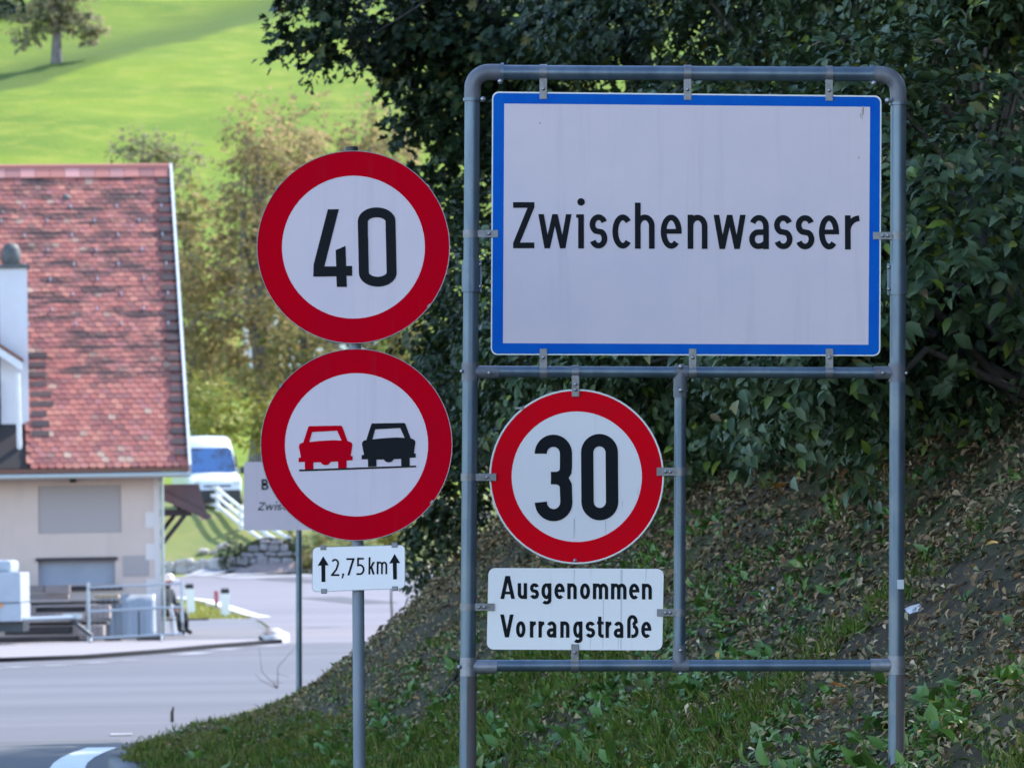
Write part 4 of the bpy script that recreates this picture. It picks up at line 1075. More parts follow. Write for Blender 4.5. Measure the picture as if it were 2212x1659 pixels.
MB().tube([(0, 0, 0), (0, 0, b.z - gzv - .25)], .03, 8).build('stake', M_['steel_blue'], rm)
MB().bbox(-.06, .06, -.04, .04, b.z - gzv - .35, b.z - gzv, .01).build('red_plate', M_['marker_red'], rm)

# the white van on the upper road
vY = 167.0; vp = at(470, 1090, vY); vz = float(terrain(vp.x, vY))
van = local_thing('van', 'white high-roofed van with a blue reflecting windscreen parked above the embankment', 'van', (vp.x, vY, vz), math.radians(12))
# local: front looks along -y, x to the right, length along +y
HV, LV = 2.72, 5.2
secs = [   # y, half width bottom/belt/roof, z bottom, z belt, z roof
    (-.00, .78, .80, .70, .32, .82, .98), (.10, .88, .90, .82, .28, .92, 1.06), (.55, .95, .97, .88, .26, 1.06, 1.18), (.95, .97, .98, .86, .26, 1.10, 1.34),
    (1.55, .97, .98, .82, .26, 1.10, 2.12), (1.75, .97, .98, .82, .26, 1.10, 2.36), (2.2, .97, .98, .80, .26, 1.10, HV - .04), (3.2, .97, .98, .80, .26, 1.10, HV), (LV, .95, .96, .78, .28, 1.10, HV - .03)]
V = []
for (yy, wb, wm, wr, z0, z1, z2) in secs:
    ring = [(-wb, z0), (-wm, (z0 + z1) / 2), (-wm, z1), (-(wm + wr) / 2 - .02, (z1 + z2) / 2), (-wr, z2 - .10), (-wr * .82, z2), (0, z2 + .03), (wr * .82, z2), (wr, z2 - .10), ((wm + wr) / 2 + .02, (z1 + z2) / 2), (wm, z1), (wm, (z0 + z1) / 2), (wb, z0)]
    V += [(x, yy, z) for x, z in ring]
n = 13; F = [(i * n + k, (i + 1) * n + k, (i + 1) * n + (k + 1) % n, i * n + (k + 1) % n) for i in range(len(secs) - 1) for k in range(n)]
mb = MB().add(V, F, True); mb.add(V[:n], [tuple(range(n))]); mb.add(V[-n:], [tuple(range(n))])
mb.build('body', M_['van_white'], van)
mb = MB(); mb.add([(-.86, .955, 1.30), (.86, .955, 1.30), (.76, 1.60, 2.16), (.70, 1.66, 2.23), (-.70, 1.66, 2.23), (-.76, 1.60, 2.16)], [(0, 1, 2, 3, 4, 5)])
mb.v = [(x, yv - .10, z + .03) for x, yv, z in mb.v]; mb.build('windscreen', M_['glass_blue'], van)
for sx in (-1, 1):
    mb = MB(); mb.add([(sx * 1.0, 1.25, 1.30), (sx * 1.0, 2.25, 1.30), (sx * .93, 2.25, 1.98), (sx * .935, 1.72, 1.98)], [(0, 1, 2, 3)]); mb.build('side_window', M_['black'], van)
    mb = MB().bbox(sx * 1.02 - .0 if sx > 0 else -1.20, sx * 1.20 if sx > 0 else -1.02, 1.15, 1.27, 1.28, 1.55, .03); mb.build('mirror', M_['dark_plastic'], van)
    mb = MB().bbox(min(sx * .58, sx * .86), max(sx * .58, sx * .86), -.02, .14, .82, 1.02, .03); mb.build('headlight', M_['lamp_glass'], van)
    for yy in (.95, 4.2):
        wv = MB().lathe([(.18, -.11), (.31, -.12), (.335, -.06), (.335, .06), (.31, .12), (.18, .11)], 22, (sx * .88, yy, .335), 'X').build('wheel', M_['rubber'], van)
        MB().lathe([(0, -.08), (.19, -.09), (.19, .09), (0, .08)], 16, (sx * .88, yy, .335), 'X').build('rim', M_['galv_light'], wv)
MB().bbox(-.86, .86, -.10, .30, .22, .66, .05).build('bumper', M_['dark_plastic'], van)
MB().bbox(-.50, .50, -.05, .02, .785, .85, .012).build('grille', M_['dark_plastic'], van)
MB().bbox(-.86, .86, -.06, .1, .665, .78, .03).build('bumper_top', M_['van_white'], van)
MB().bbox(-.26, .26, -.115, -.102, .42, .53, .004).build('number_plate', M_['plate_white'], van)
MB().bbox(.08, .42, .42, .44, 1.10, 1.13).build('bonnet_slot', M_['dark_plastic'], van)

# rail fence running down the embankment
fp = [(385, 171.5), (432, 169.0), (470, 166.3), (520, 164.2), (572, 162.6), (624, 161.3)]
fence = None; pts = []
for u, Y in fp:
    x = at(u, 1100, Y).x; pts.append(Vector((x, Y, float(terrain(x, Y)))))
fence = local_thing('rail_fence', 'pale wooden rail fence running down the embankment below the white van', 'fence', pts[0])
for p in pts:
    MB().bbox(p.x - .07, p.x + .07, p.y - .07, p.y + .07, p.z - .1, p.z + .86).build('post', M_['white_wood'], fence, off=pts[0])
for i in range(len(pts) - 1):
    for hgt in (.16, .46, .76):
        a, b = pts[i] + Vector((0, -.1, hgt)), pts[i + 1] + Vector((0, -.1, hgt))
        MB().tube([a, b], .065, 6).build('rail', M_['white_wood'], fence, off=pts[0])

# boulders at the foot of the embankment, stone wall and stones on the slope
def rock(u, v, Y, w, h, label, grp, seed):
    p = at(u, v, Y); z = float(terrain(p.x, Y)) if Y > 0 else p.z
    bm = bmesh.new(); bmesh.ops.create_icosphere(bm, subdivisions=3, radius=.5); rr = np.random.default_rng(seed); o3 = rr.random(6) * 6
    for q in bm.verts:
        c = q.co.copy(); k = 1 + .22 * math.sin(c.x * 5 + o3[0]) * math.cos(c.y * 6 + o3[1]) + .15 * math.sin(c.z * 8 + o3[2] + c.x * 4)
        q.co = Vector((max(-.40, min(.42, c.x * k)) * w * 1.15, c.y * k * w * .8, max(-.3, min(.40, c.z * k)) * h * 1.3))
    me = bpy.data.meshes.new('boulder'); bm.to_mesh(me); bm.free(); me.materials.append(M_['rock'])
    o = link(bpy.data.objects.new('boulder', me)); o.location = (p.x, Y, z + h * .32); o.rotation_euler = (0, rr.random() * .4 - .2, rr.random() * 3)
    return tag(o, label, 'boulder', grp)
gb = 'boulders along the foot of the embankment'
for i, (u, w, h, l) in enumerate(((356, .6, .45, 'pale boulder at the road edge next to the barn corner'), (374, .55, .4, 'low pale boulder second from the barn corner at the road edge'), (398, .75, .55, 'rounded pinkish boulder above the leaning delineator post'),
                                  (424, .8, .45, 'long flat boulder behind the leaning delineator post'), (448, .7, .5, 'grey boulder left of the upright delineator post'), (470, .75, .6, 'tall pale boulder behind the upright delineator post'), (496, .7, .5, 'last boulder before the stone wall'))):
    rock(u, 1230, 160.0, w, h, l, gb, i)
for i, (u, v, w, l) in enumerate(((441, 1196, .35, 'small white stone low on the grassy slope, left of three'), (462, 1197, .25, 'smallest white stone on the grassy slope, middle of three'), (484, 1194, .45, 'white stone on the grassy slope, right of three near the wall'))):
    p = hit(u, v, 100); o = rock(u, v, p.y, w, w * .6, l, 'white stones lying on the grassy slope', 20 + i)
# masonry wall
swY = 159.5; a = at(500, 1230, swY); b = at(638, 1158, swY); z0 = float(terrain(a.x, swY))
sw = local_thing('stone_wall', 'rough grey retaining wall of stacked stones with an arched top beside the path', 'wall', (a.x, swY, z0 - .1))
Wd, Hd = b.x - a.x, b.z - z0
top = lambda x: Hd * (1.06 - .9 * abs(x / Wd - .58) ** 2.2 * 2.2)
mb = MB(); mb.prism([(0, 0)] + [(Wd, 0)] + [(Wd * (1 - i / 12), max(.12, top(Wd * (1 - i / 12)))) for i in range(13)], .12, .9); mb.build('core', M_['soil'], sw)
zc, r = .02, 0
while zc < Hd:
    hh = random.uniform(.17, .34); x = random.uniform(-.15, .1)
    while x < Wd - .1:
        ww = random.uniform(.22, .62)
        if zc + hh * .7 < top(x + ww / 2):
            o = MB().bbox(-ww / 2 + .012, ww / 2 - .012, random.uniform(-.10, .03), .2, -hh / 2 + random.uniform(-.03, .03), hh / 2 - .012 + random.uniform(-.05, .03), .06).build('stone', M_['wall_stone'], sw); o.location = (x + ww / 2, 0, zc + hh / 2); o.rotation_euler = (random.uniform(-.15, .15), random.uniform(-.14, .14), random.uniform(-.12, .12))
        x += ww
    zc += hh
# gravel path rising beside it
V, F = [], []
for i, (u0, u1, v, Y) in enumerate(((498, 690, 1236, 158.9), (530, 690, 1226, 159.2), (560, 690, 1215, 159.5), (590, 690, 1206, 159.8), (640, 700, 1196, 160.1))):
    p, q = at(u0, v, Y), at(u1, v, Y); V += [tuple(p), tuple(q)]
    if i: F.append((2 * i - 2, 2 * i - 1, 2 * i + 1, 2 * i))
tag(np_mesh('path', V, F, M_['path_gravel']), kind='structure')
# pale house glimpsed between the trees
p = at(690, 800, 250); z0 = ground_z(p.x, 250)
fh = local_thing('white_house', 'pale house glimpsed behind the autumn trees', 'house', (p.x, 250, z0 - 1), .2)
MB().bbox(-3.2, 3.2, 0, 7, 0, 5.2).build('wall', M_['far_wall'], fh)
mb = MB(); mb.prism([(-3.7, 5.0), (3.7, 5.0), (0, 8.2)], -.5, 7.5); mb.build('roof', M_['far_roof'], fh)
for x in (-1.8, .2, 2.0): MB().bbox(x - .5, x + .5, -.03, .02, 2.6, 4.0).build('window', M_['black'], fh)
# ------------------------------------------------------------------ vegetation
def unit(a): return a / np.maximum(1e-9, np.linalg.norm(a, axis=-1, keepdims=True))
def leaf_geo(P, D, N, L, Wd, lobed=False, fold=.16, droop=.12, low=False):
    """leaf blades: base P, direction D, normal N, length L, width Wd -> vertices and triangles"""
    n = len(P); D = unit(D); S = unit(np.cross(D, N)); N = np.cross(S, D)
    L = L[:, None]; Wd = Wd[:, None]
    if low:
        pr = [(0, 0, 0), (.42, .5, 1), (1, 0, -1), (.42, -.5, 1)]; tr = [(0, 1, 2), (0, 2, 3)]
    elif lobed:
        pr = [(0, 0, 0), (.12, .30, 1), (.30, .55, 1), (.38, .24, 0), (.66, .46, 1), (.70, .17, 0), (1, 0, -1), (.70, -.17, 0), (.66, -.46, 1), (.38, -.24, 0), (.30, -.55, 1), (.12, -.30, 1)]
        tr = [(0, i, i + 1) for i in range(1, 11)]
    else:
        pr = [(0, 0, 0), (.22, .38, 1), (.58, .46, 1), (1, 0, -1.6), (.58, -.46, 1), (.22, -.38, 1), (.35, 0, 0), (.7, 0, -.4)]
        tr = [(0, 1, 6), (1, 2, 6), (2, 7, 6), (2, 3, 7), (0, 6, 5), (5, 6, 4), (4, 6, 7), (4, 7, 3)]
    V = np.stack([P + D * (a * L) + S * (b * Wd) + N * (np.where(c > 0, fold * Wd * c, droop * L * c)) for a, b, c in pr], 1)
    T = np.array(tr); F = (np.arange(n)[:, None, None] * len(pr) + T[None]).reshape(-1, 3)
    return V.reshape(-1, 3), F
def leaves(name, P, D, N, L, Wd, m, parent=None, off=None, **k):
    V, F = leaf_geo(P, D, N, L, Wd, **k)
    if off is not None: V = V - np.array(off)
    return np_mesh(name, V, F, m, parent)
def rnd(n, s=1.0): return RNG.normal(0, s, (n, 3))

def twig_cloud(C, n_per, spread, outward, len_, wid, jit=.25, up=.7, droop=.35):
    """leaf bases, directions, normals scattered along short twigs starting at C"""
    n = len(C)
    td = unit(outward + rnd(n, .55) + np.array([0, 0, -droop]))
    t = RNG.random((n, n_per)); side = RNG.choice([-1, 1], (n, n_per))
    P = C[:, None, :] + td[:, None, :] * (t[..., None] * spread) + RNG.normal(0, spread * .10, (n, n_per, 3))
    sd = unit(np.cross(td, np.array([0, 0, 1.0])) + 1e-6)
    D = td[:, None, :] * .6 + sd[:, None, :] * side[..., None] * .8 + RNG.normal(0, jit, (n, n_per, 3)) + np.array([0, 0, -.25])
    N = np.array([0, 0, up]) + outward[:, None, :] * .5 + RNG.normal(0, .33, (n, n_per, 3))
    L = len_ * RNG.uniform(.6, 1.2, n * n_per) * np.repeat(RNG.uniform(.65, 1.25, n), n_per); Wd = L * wid * RNG.uniform(.85, 1.15, n * n_per)
    return P.reshape(-1, 3), D.reshape(-1, 3), unit(N.reshape(-1, 3)), L, Wd

def ellip(n, c, r, shell=.55):
    u = unit(rnd(n)); k = (shell + (1 - shell) * RNG.random(n) ** .6)[:, None]
    return np.array(c) + u * k * np.array(r), unit(u / np.array(r))

def limbs(mb, base, tips, r0, trunk_top, bend=.2, n=6):
    """trunk up to trunk_top and boughs from it to the tips"""
    b = Vector(base); t = Vector(trunk_top)
    path = [b, b.lerp(t, .3) + Vector((random.uniform(-1, 1), random.uniform(-1, 1), 0)) * bend, b.lerp(t, .65) + Vector((random.uniform(-1, 1), random.uniform(-1, 1), 0)) * bend, t]
    mb.tube([b - Vector((0, 0, .3))] + path, [r0 * 1.35, r0 * 1.1, r0 * .85, r0 * .62, r0 * .3], 10)
    for q in tips:
        q = Vector(q); k = random.uniform(.35, .95); s = b.lerp(t, k); rr = r0 * (1 - k * .7) * .34
        m = s.lerp(q, .5) + Vector((random.uniform(-1, 1), random.uniform(-1, 1), random.uniform(-.2, .8))) * bend * 1.5
        mb.tube([s, m, q], [rr, rr * .6, rr * .22], n)

def tree(name, label, base, top, r0, blobs, n_tw, n_per, spread, ll, wid, leaf_m, bark_m, group=None, cat='tree', lobed=False, low=False, nb=10, shell=.5, single=0, **tk):
    t = thing(name, label, cat, loc=base, group=group)
    B = np.array(base, float)
    C, O = [], []; tot = sum(b[1][0] * b[1][2] for b in blobs)
    tips = []
    for c, r in blobs:
        k = max(3, int(n_tw * r[0] * r[2] / tot)); p, o = ellip(k, c, r, shell); C.append(p); O.append(o)
        for i in range(int(nb / len(blobs) + random.random())): tips.append(Vector(c) + Vector((random.uniform(-.6, .6) * r[0], random.uniform(-.6, .6) * r[1], random.uniform(-.6, .6) * r[2])))
    C, O = np.concatenate(C), np.concatenate(O)
    mb = MB(); limbs(mb, base, tips, r0, top, bend=r0 * 1.2); mb.build('trunk', M_[bark_m], t, off=base)
    P, D, N, L, Wd = twig_cloud(C, n_per, spread, O, ll, wid, **tk)
    o = leaves('crown', P, D, N, L, Wd, M_[leaf_m], t, off=B, lobed=lobed, low=low); o['kind'] = 'stuff'
    return t

def bank_xyz(Y, d):
    """a point of the bank by distance Y and by metres above its toe"""
    s = Y / math.cos(math.radians(8.6)) - .0
    ss_ = np.linspace(0, 80, 641); q = bank_pt(ss_, np.full_like(ss_, d)); i = int(np.argmin(abs(q[:, 1] - Y)))
    return q[i]

# --- shrubs along the bank, nearest first; their leaves are large enough to see
SH = [  # Y, d, radius x, y, z, height of centre above the bank, twigs, label
    (23.6, 3.45, .95, 1.2, .95, .80, 760, 'leafy shrub at the right edge of the bank, nearest of the thicket'),
    (25.2, 3.45, .95, 1.2, .90, .75, 720, 'low leafy shrub on the bank just right of the right post'),
    (25.6, 5.1, 1.4, 1.4, 1.5, 2.2, 900, 'leafy shrub with hanging sprays at the right edge beside the top of the town sign'),
    (27.2, 3.4, 1.0, 1.3, .90, .80, 720, 'low leafy shrub directly behind the right post of the frame'),
    (28.4, 5.2, 1.4, 1.5, 1.6, 2.5, 900, 'tall leafy shrub behind the upper right corner of the frame'),
    (29.8, 3.4, 1.0, 1.4, .90, .75, 680, 'low leafy shrub behind the lower right corner of the town sign'),
    (31.6, 5.2, 1.5, 1.6, 1.7, 2.6, 800, 'leafy shrub behind the right half of the town sign'),
    (32.6, 3.5, 1.0, 1.5, .90, .75, 660, 'low leafy shrub overhanging the bare soil right of the middle post'),
    (32.0, 6.6, 1.8, 1.8, 1.8, 4.2, 800, 'highest leafy shrub above the right end of the top rail'),
    (34.6, 5.2, 1.5, 1.7, 1.7, 2.6, 700, 'leafy shrub behind the middle of the town sign'),
    (35.4, 3.5, 1.1, 1.6, .90, .75, 600, 'low dark shrub behind the middle post'),
    (36.0, 6.2, 1.8, 1.8, 1.9, 4.2, 700, 'tall shrub above the middle of the top rail'),
    (37.8, 5.0, 1.6, 1.7, 1.7, 2.6, 700, 'shrub behind the left half of the town sign'),
    (38.4, 3.6, 1.1, 1.6, .95, .8, 560, 'dark shrub behind the round 30 sign'),
    (40.6, 5.0, 1.3, 1.6, 1.6, 2.4, 700, 'shrub behind the left post of the frame'),
    (41.2, 3.6, .8, 1.4, .85, .75, 480, 'low dark shrub on the bank behind the 2,75 km plate'),
    (43.0, 4.0, .8, 1.4, 1.1, 1.9, 420, 'shrub hanging over the bank right of the no overtaking sign'),
]
FOL = 'shrubs growing along the wooded bank'
n_single = 0
for i, (Y, d, rx, ry, rz_, hc, ntw, lab) in enumerate(SH):
    b = bank_xyz(Y, d + .5); c = b + np.array([-.55, -.1, hc])
    t = thing('shrub', lab, 'shrub', loc=Vector(b), group=FOL)
    C0, O0 = ellip(max(14, ntw // 22), c, (rx, ry, rz_), .45); ix = RNG.integers(0, len(C0), ntw)
    C, O = C0[ix] + RNG.normal(0, .19, (ntw, 3)), O0[ix]
    tips = [Vector(C[k]) for k in RNG.integers(0, ntw, 16)]
    mb = MB()
    for q in tips:
        s0 = Vector(b) + Vector((random.uniform(-.2, .2), random.uniform(-.2, .2), -.15)); m = s0.lerp(q, .55) + Vector((random.uniform(-.2, .2), random.uniform(-.2, .2), .3))
        mb.tube([s0, m, q], [.03, .02, .006], 5)
    mb.build('stem', M_['bark'], t, off=b)
    P, D, N, L, Wd = twig_cloud(C, 17, .36, O, .098, .52, jit=.28, droop=.55)
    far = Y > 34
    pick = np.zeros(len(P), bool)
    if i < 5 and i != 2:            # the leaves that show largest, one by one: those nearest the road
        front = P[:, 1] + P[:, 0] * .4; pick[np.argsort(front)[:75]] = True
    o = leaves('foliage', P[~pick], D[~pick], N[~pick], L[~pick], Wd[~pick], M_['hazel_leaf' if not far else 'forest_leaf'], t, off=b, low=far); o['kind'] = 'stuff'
    if pick.any():
        V1, F1 = leaf_geo(np.zeros((1, 3)), np.array([[1., 0, 0]]), np.array([[0, 0, 1.]]), np.array([1.]), np.array([.52]))
        if i == 0:
            lm = bpy.data.meshes.new('leaf'); lm.from_pydata(V1.tolist(), [], F1.tolist()); lm.materials.append(M_['hazel_leaf'])
        for k in np.where(pick)[0]:
            dd_ = Vector(D[k]).normalized(); nn_ = Vector(N[k]); ss_ = dd_.cross(nn_).normalized(); nn_ = ss_.cross(dd_)
            lf = bpy.data.objects.new('leaf', lm); link(lf, t)
            p = P[k] - b; q = float(L[k])
            lf.matrix_local = Matrix(((dd_.x * q, -ss_.x * q, nn_.x * q, p[0]), (dd_.y * q, -ss_.y * q, nn_.y * q, p[1]), (dd_.z * q, -ss_.z * q, nn_.z * q, p[2]), (0, 0, 0, 1)))

# --- trees of the wooded bank: trunks on the slope, crowns closing overhead
WT = [  # Y, d, height, crown radius, label
    (6.5, 5.2, 12, 3.8, 'broadleaf tree out of view just before the signs, added to cut the light on them'),  # unseen, added so that its crown darkens the signs
    (14.0, 6.5, 12, 3.6, 'tall broadleaf tree on the bank nearest the road users, beyond the right edge'), (19.5, 7.5, 13, 3.8, 'tall broadleaf tree on the bank above the nearest shrub'),
    (25.5, 8.0, 13, 4.0, 'tall broadleaf tree on the bank behind the right half of the town sign'), (31.5, 8.0, 14, 4.2, 'tall broadleaf tree on the bank behind the middle of the town sign'),
    (37.5, 7.5, 13, 4.0, 'tall broadleaf tree on the bank behind the left post of the frame'), (29.0, 11.5, 14, 4.2, 'tall broadleaf tree higher up the bank behind the town sign'), (22.5, 11.5, 14, 4.2, 'tall broadleaf tree higher up the bank right of the town sign'), (36.5, 11.5, 14, 4.2, 'tall broadleaf tree higher up the bank behind the left post'), (44.0, 9.8, 12, 3.4, 'broadleaf tree on the bank where the road bends away')]
for Y, d, H, R, lab in WT:
    b = bank_pt(Y / .989, d) if Y < 10 else bank_xyz(Y, d); B = Vector(b)
    blobs = [((B.x - .4, B.y, B.z + H * .55), (R, R, H * .25)), ((B.x - 1.2, B.y - .5, B.z + H * .40), (R * .8, R * .8, H * .2)), ((B.x + .6, B.y + .6, B.z + H * .8), (R * .7, R * .7, H * .2))]
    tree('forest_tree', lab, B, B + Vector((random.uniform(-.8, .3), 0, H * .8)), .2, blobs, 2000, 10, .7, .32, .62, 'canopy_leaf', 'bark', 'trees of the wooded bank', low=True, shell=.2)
# undergrowth that closes the view into the wood
C, O = [], []
for Y in np.arange(19, 46, .28):
    for d in (5.6, 6.4, 7.4):
        b = bank_xyz(float(Y), d + RNG.uniform(-.3, .3)); h = RNG.uniform(.2, 3.8, 5)
        for q in h: C.append(b + np.array([RNG.uniform(-.4, .4), RNG.uniform(-.4, .4), q])); O.append((-.5, -.6, .3))
C = np.array(C); O = unit(np.array(O))
P, D, N, L, Wd = twig_cloud(C, 12, .6, O, .13, .62)
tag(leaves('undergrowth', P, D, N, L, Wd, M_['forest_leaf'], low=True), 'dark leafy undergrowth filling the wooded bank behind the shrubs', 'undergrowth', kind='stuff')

# --- the maple whose boughs hang over the road
mb_ = bank_xyz(41.5, 5.2); B = Vector(mb_)
def mpt(u, v, Y=40.5): return tuple(at(u, v, Y))
px_m = FOCAL / 40.5
def blob(u, v, ru, rv, Y=40.5, ry=1.0): return (mpt(u, v, Y), (ru / px_m, ry, rv / px_m))
maple = tree('overhanging_tree', 'tree with dark lobed leaves whose boughs hang over the road at the top', B, Vector(mpt(1150, -420, 42)), .2,
     [blob(715, 8, 62, 24, 40.5, .5), blob(640, 38, 24, 18, 40.5, .3), blob(622, 80, 14, 22, 40.5, .2), blob(604, 108, 9, 12, 40.5, .15), blob(660, 72, 16, 16, 40.5, .2), blob(702, 110, 18, 24, 40.5, .25), blob(692, 142, 11, 18, 40.5, .2), blob(738, 72, 30, 24, 40.5, .3), blob(766, 105, 13, 18, 40.5, .2),
      blob(860, 40, 90, 42, 41.5, .8), blob(840, 118, 58, 26, 41.5, .5), blob(812, 152, 30, 10, 41.5, .3), blob(940, 55, 90, 70, 41.5), blob(955, 150, 75, 48, 41.5, .8), blob(880, 190, 36, 18, 41.5, .4), blob(985, 220, 40, 46, 41.5, .6), blob(908, 218, 20, 16, 41.5, .3), blob(900, 272, 42, 16, 41.5, .3),
      blob(972, 290, 50, 26, 41.5, .5), blob(868, 300, 16, 7, 41.5, .2), blob(965, 345, 40, 24, 41.5, .4), blob(925, 380, 20, 10, 41.5, .2), blob(988, 400, 34, 26, 41.5, .4), blob(945, 440, 24, 10, 41.5, .2), blob(985, 470, 34, 30, 41.5, .4), blob(1110, 60, 150, 110, 41.5), blob(1110, 260, 110, 130, 42), blob(1250, 40, 130, 100, 40), blob(680, -50, 80, 34)],
     1500, 9, .24, .100, 1.0, 'maple_leaf', 'bark', lobed=True, shell=.1, nb=5, droop=.5)
# creeper and shrubs at the left rim of the wood, thinning towards the meadow
rim = tree('rim_shrub', 'tall loose shrub at the left rim of the wood beside the 40 sign', Vector(bank_xyz(43.0, 3.4)), Vector(mpt(990, 700, 43)), .06,
     [blob(985, 600, 34, 110, 43, .6), blob(990, 820, 60, 120, 43, .8), blob(945, 930, 45, 100, 43.2, .7), blob(985, 1060, 70, 110, 42.5, .7), blob(915, 1090, 42, 90, 43, .6), blob(945, 700, 30, 60, 43.5, .5), blob(1010, 930, 40, 90, 43, .8), blob(905, 1205, 30, 42, 44, .5), blob(948, 1235, 45, 45, 44, .6), blob(988, 1200, 45, 60, 43.5, .6)],
     1000, 9, .26, .085, .66, 'forest_leaf', 'bark', None, 'shrub', shell=.15, nb=18)
# the fronds at the upper left corner belong to a tree left of the picture
lt = tree('roadside_tree', 'dark tree whose lowest leaves reach into the upper left corner', Vector((-10.6, 60, 0)), Vector((-10.4, 60, 12)), .25,
     [((-10.2, 60, 11.6), (2.2, 2.2, 2.0)), (tuple(at(8, 8, 60)), (.18, .3, .17)), (tuple(at(-60, -40, 60)), (.5, .5, .5))], 1100, 10, .2, .10, .8, 'maple_leaf', 'bark', lobed=True, shell=.1)

# --- autumn trees beyond the road
def far_tree(u, v_base, Y, label, blobs, ntw, leaf_m, group='autumn trees beyond the road', r0=.3, bark='pale_bark', ll=.30, npz=8, top=None, spread=.9, shell=.15, cat='tree', name='autumn_tree', nb=26):
    p = at(u, v_base, Y); z = float(terrain(p.x, Y)); k = FOCAL / Y
    bl_ = [(tuple(at(a, b, Y + dy)), (ru / k, (ru + rv) / 2 / k, rv / k)) for a, b, ru, rv, dy in blobs]
    tp = Vector(at(*(top if top else (u, blobs[0][1])), Y))
    return tree(name, label, Vector((p.x, Y, z)), tp, r0, bl_, ntw, npz, spread, ll, .62, leaf_m, bark, group, cat, low=True, shell=shell, nb=nb)
far_tree(548, 960, 186, 'large yellow brown autumn tree with a forked trunk right behind the barn roof', [(560, 420, 90, 120, 0), (470, 560, 105, 130, 2), (590, 600, 90, 130, -2), (440, 720, 75, 120, 1), (560, 770, 110, 110, 0), (620, 330, 70, 90, 2), (545, 290, 45, 80, 0)], 1350, 'autumn_leaf', r0=.42, top=(560, 330))
far_tree(700, 1000, 196, 'sparse brown autumn tree behind the 40 sign', [(720, 420, 90, 130, 0), (800, 350, 80, 90, 0), (660, 280, 60, 70, 0), (830, 520, 70, 160, 1), (700, 620, 90, 160, 0), (860, 290, 50, 50, 0), (780, 260, 50, 40, 0)], 720, 'autumn_leaf', r0=.3, top=(740, 300))
far_tree(430, 930, 200, 'olive green tree between the barn roof and the autumn trees', [(400, 560, 45, 90, 0), (420, 760, 60, 130, 0), (395, 430, 40, 50, 0)], 420, 'olive_leaf', r0=.22, top=(405, 450))
far_tree(640, 1000, 181, 'olive tree with a thick dark trunk behind the no overtaking sign', [(640, 740, 70, 110, 0), (600, 850, 70, 80, 0), (700, 860, 70, 100, 0), (840, 800, 60, 150, 1), (880, 700, 50, 120, 1)], 620, 'olive_leaf', r0=.3, bark='bark', top=(650, 640))
far_tree(300, 420, 232, 'pale grey green tree rising behind the ridge of the barn', [(300, 335, 40, 45, 0), (345, 355, 36, 55, 0), (268, 325, 14, 24, 0), (390, 345, 34, 40, 0)], 150, 'grey_leaf', r0=.15, top=(310, 290), ll=.32)
far_tree(850, 1000, 225, 'thin autumn tree at the edge of the meadow right of the 40 sign', [(850, 320, 60, 60, 0), (800, 420, 60, 70, 0), (880, 430, 40, 70, 0)], 200, 'autumn_leaf', r0=.14, top=(850, 280))
for u, v, ru, rv, Y, lab in ((470, 895, 48, 44, 174, 'bright yellow green bush behind the roof of the white van'), (585, 900, 38, 40, 175, 'yellow bush left of the no overtaking sign behind the tree trunk'), (415, 860, 40, 40, 178, 'olive bush beside the white verge of the barn roof')):
    far_tree(u, v + rv + 30, Y, lab, [(u, v, ru, rv, 0), (u - ru * .4, v + rv * .6, ru * .7, rv * .6, 0)], 190, 'bush_leaf', 'bushes behind the van', r0=.06, bark='bark', ll=.22, cat='bush', name='yellow_bush', nb=8)
for u, v, ru, rv, Y, lab in ((505, 1200, 16, 34, 159.9, 'dark bush growing over the left end of the stone wall'), (634, 1185, 18, 30, 160.2, 'dark bush at the right end of the stone wall'), (680, 1215, 34, 26, 159.4, 'scrubby bush on the verge beside the gravel path'), (700, 1180, 50, 50, 163, 'brownish scrub on the slope behind the length plate'), (760, 1190, 50, 46, 163, 'brownish scrub on the slope right of the length plate')):
    far_tree(u, v + rv, Y, lab, [(u, v, ru, rv, 0)], 110, 'dark_bush_leaf' if ru < 30 else 'olive_leaf', 'bushes beside the stone wall', r0=.04, bark='bark', ll=.16, spread=.4, cat='bush', name='dark_bush', nb=5)
far_tree(845, 1160, 110, 'small bright green bush at the roadside above the length plate', [(848, 1155, 20, 18, 0), (835, 1150, 12, 9, 0)], 70, 'bush_leaf', None, r0=.03, bark='bark', ll=.12, spread=.25, cat='bush', name='green_bush', nb=4)

# --- the single tree on the meadow
p = hit(122, 136, 230); kk = FOCAL / p.y
ub = lambda u, v, ru, rv, dy=0: (tuple(at(u, v, p.y + dy)), (ru / kk, (ru + rv) / 2 / kk, rv / kk))
tree('meadow_tree', 'lone grey leaved tree with a bare trunk on the green meadow', p, at(118, -60, p.y), .42, [ub(115, 0, 74, 46), ub(64, 50, 38, 30), ub(178, 40, 32, 36), ub(110, 48, 46, 20), ub(198, 66, 17, 24), ub(40, 78, 20, 12), ub(120, -70, 90, 60)], 420, 8, 1.1, .55, .62, 'grey_leaf', 'pale_bark', low=True, shell=.1, nb=22)
p2 = hit(15, 40, 230); kk = FOCAL / p2.y
tree('far_tree', 'bluish tree at the left edge behind the meadow tree', p2, at(12, -40, p2.y), .25, [(tuple(at(12, 40, p2.y)), (30 / kk, 30 / kk, 32 / kk)), (tuple(at(10, -20, p2.y)), (36 / kk, 36 / kk, 45 / kk))], 160, 8, 1.1, .5, .5, 'dark_bush_leaf', 'bark', low=True, shell=.2)

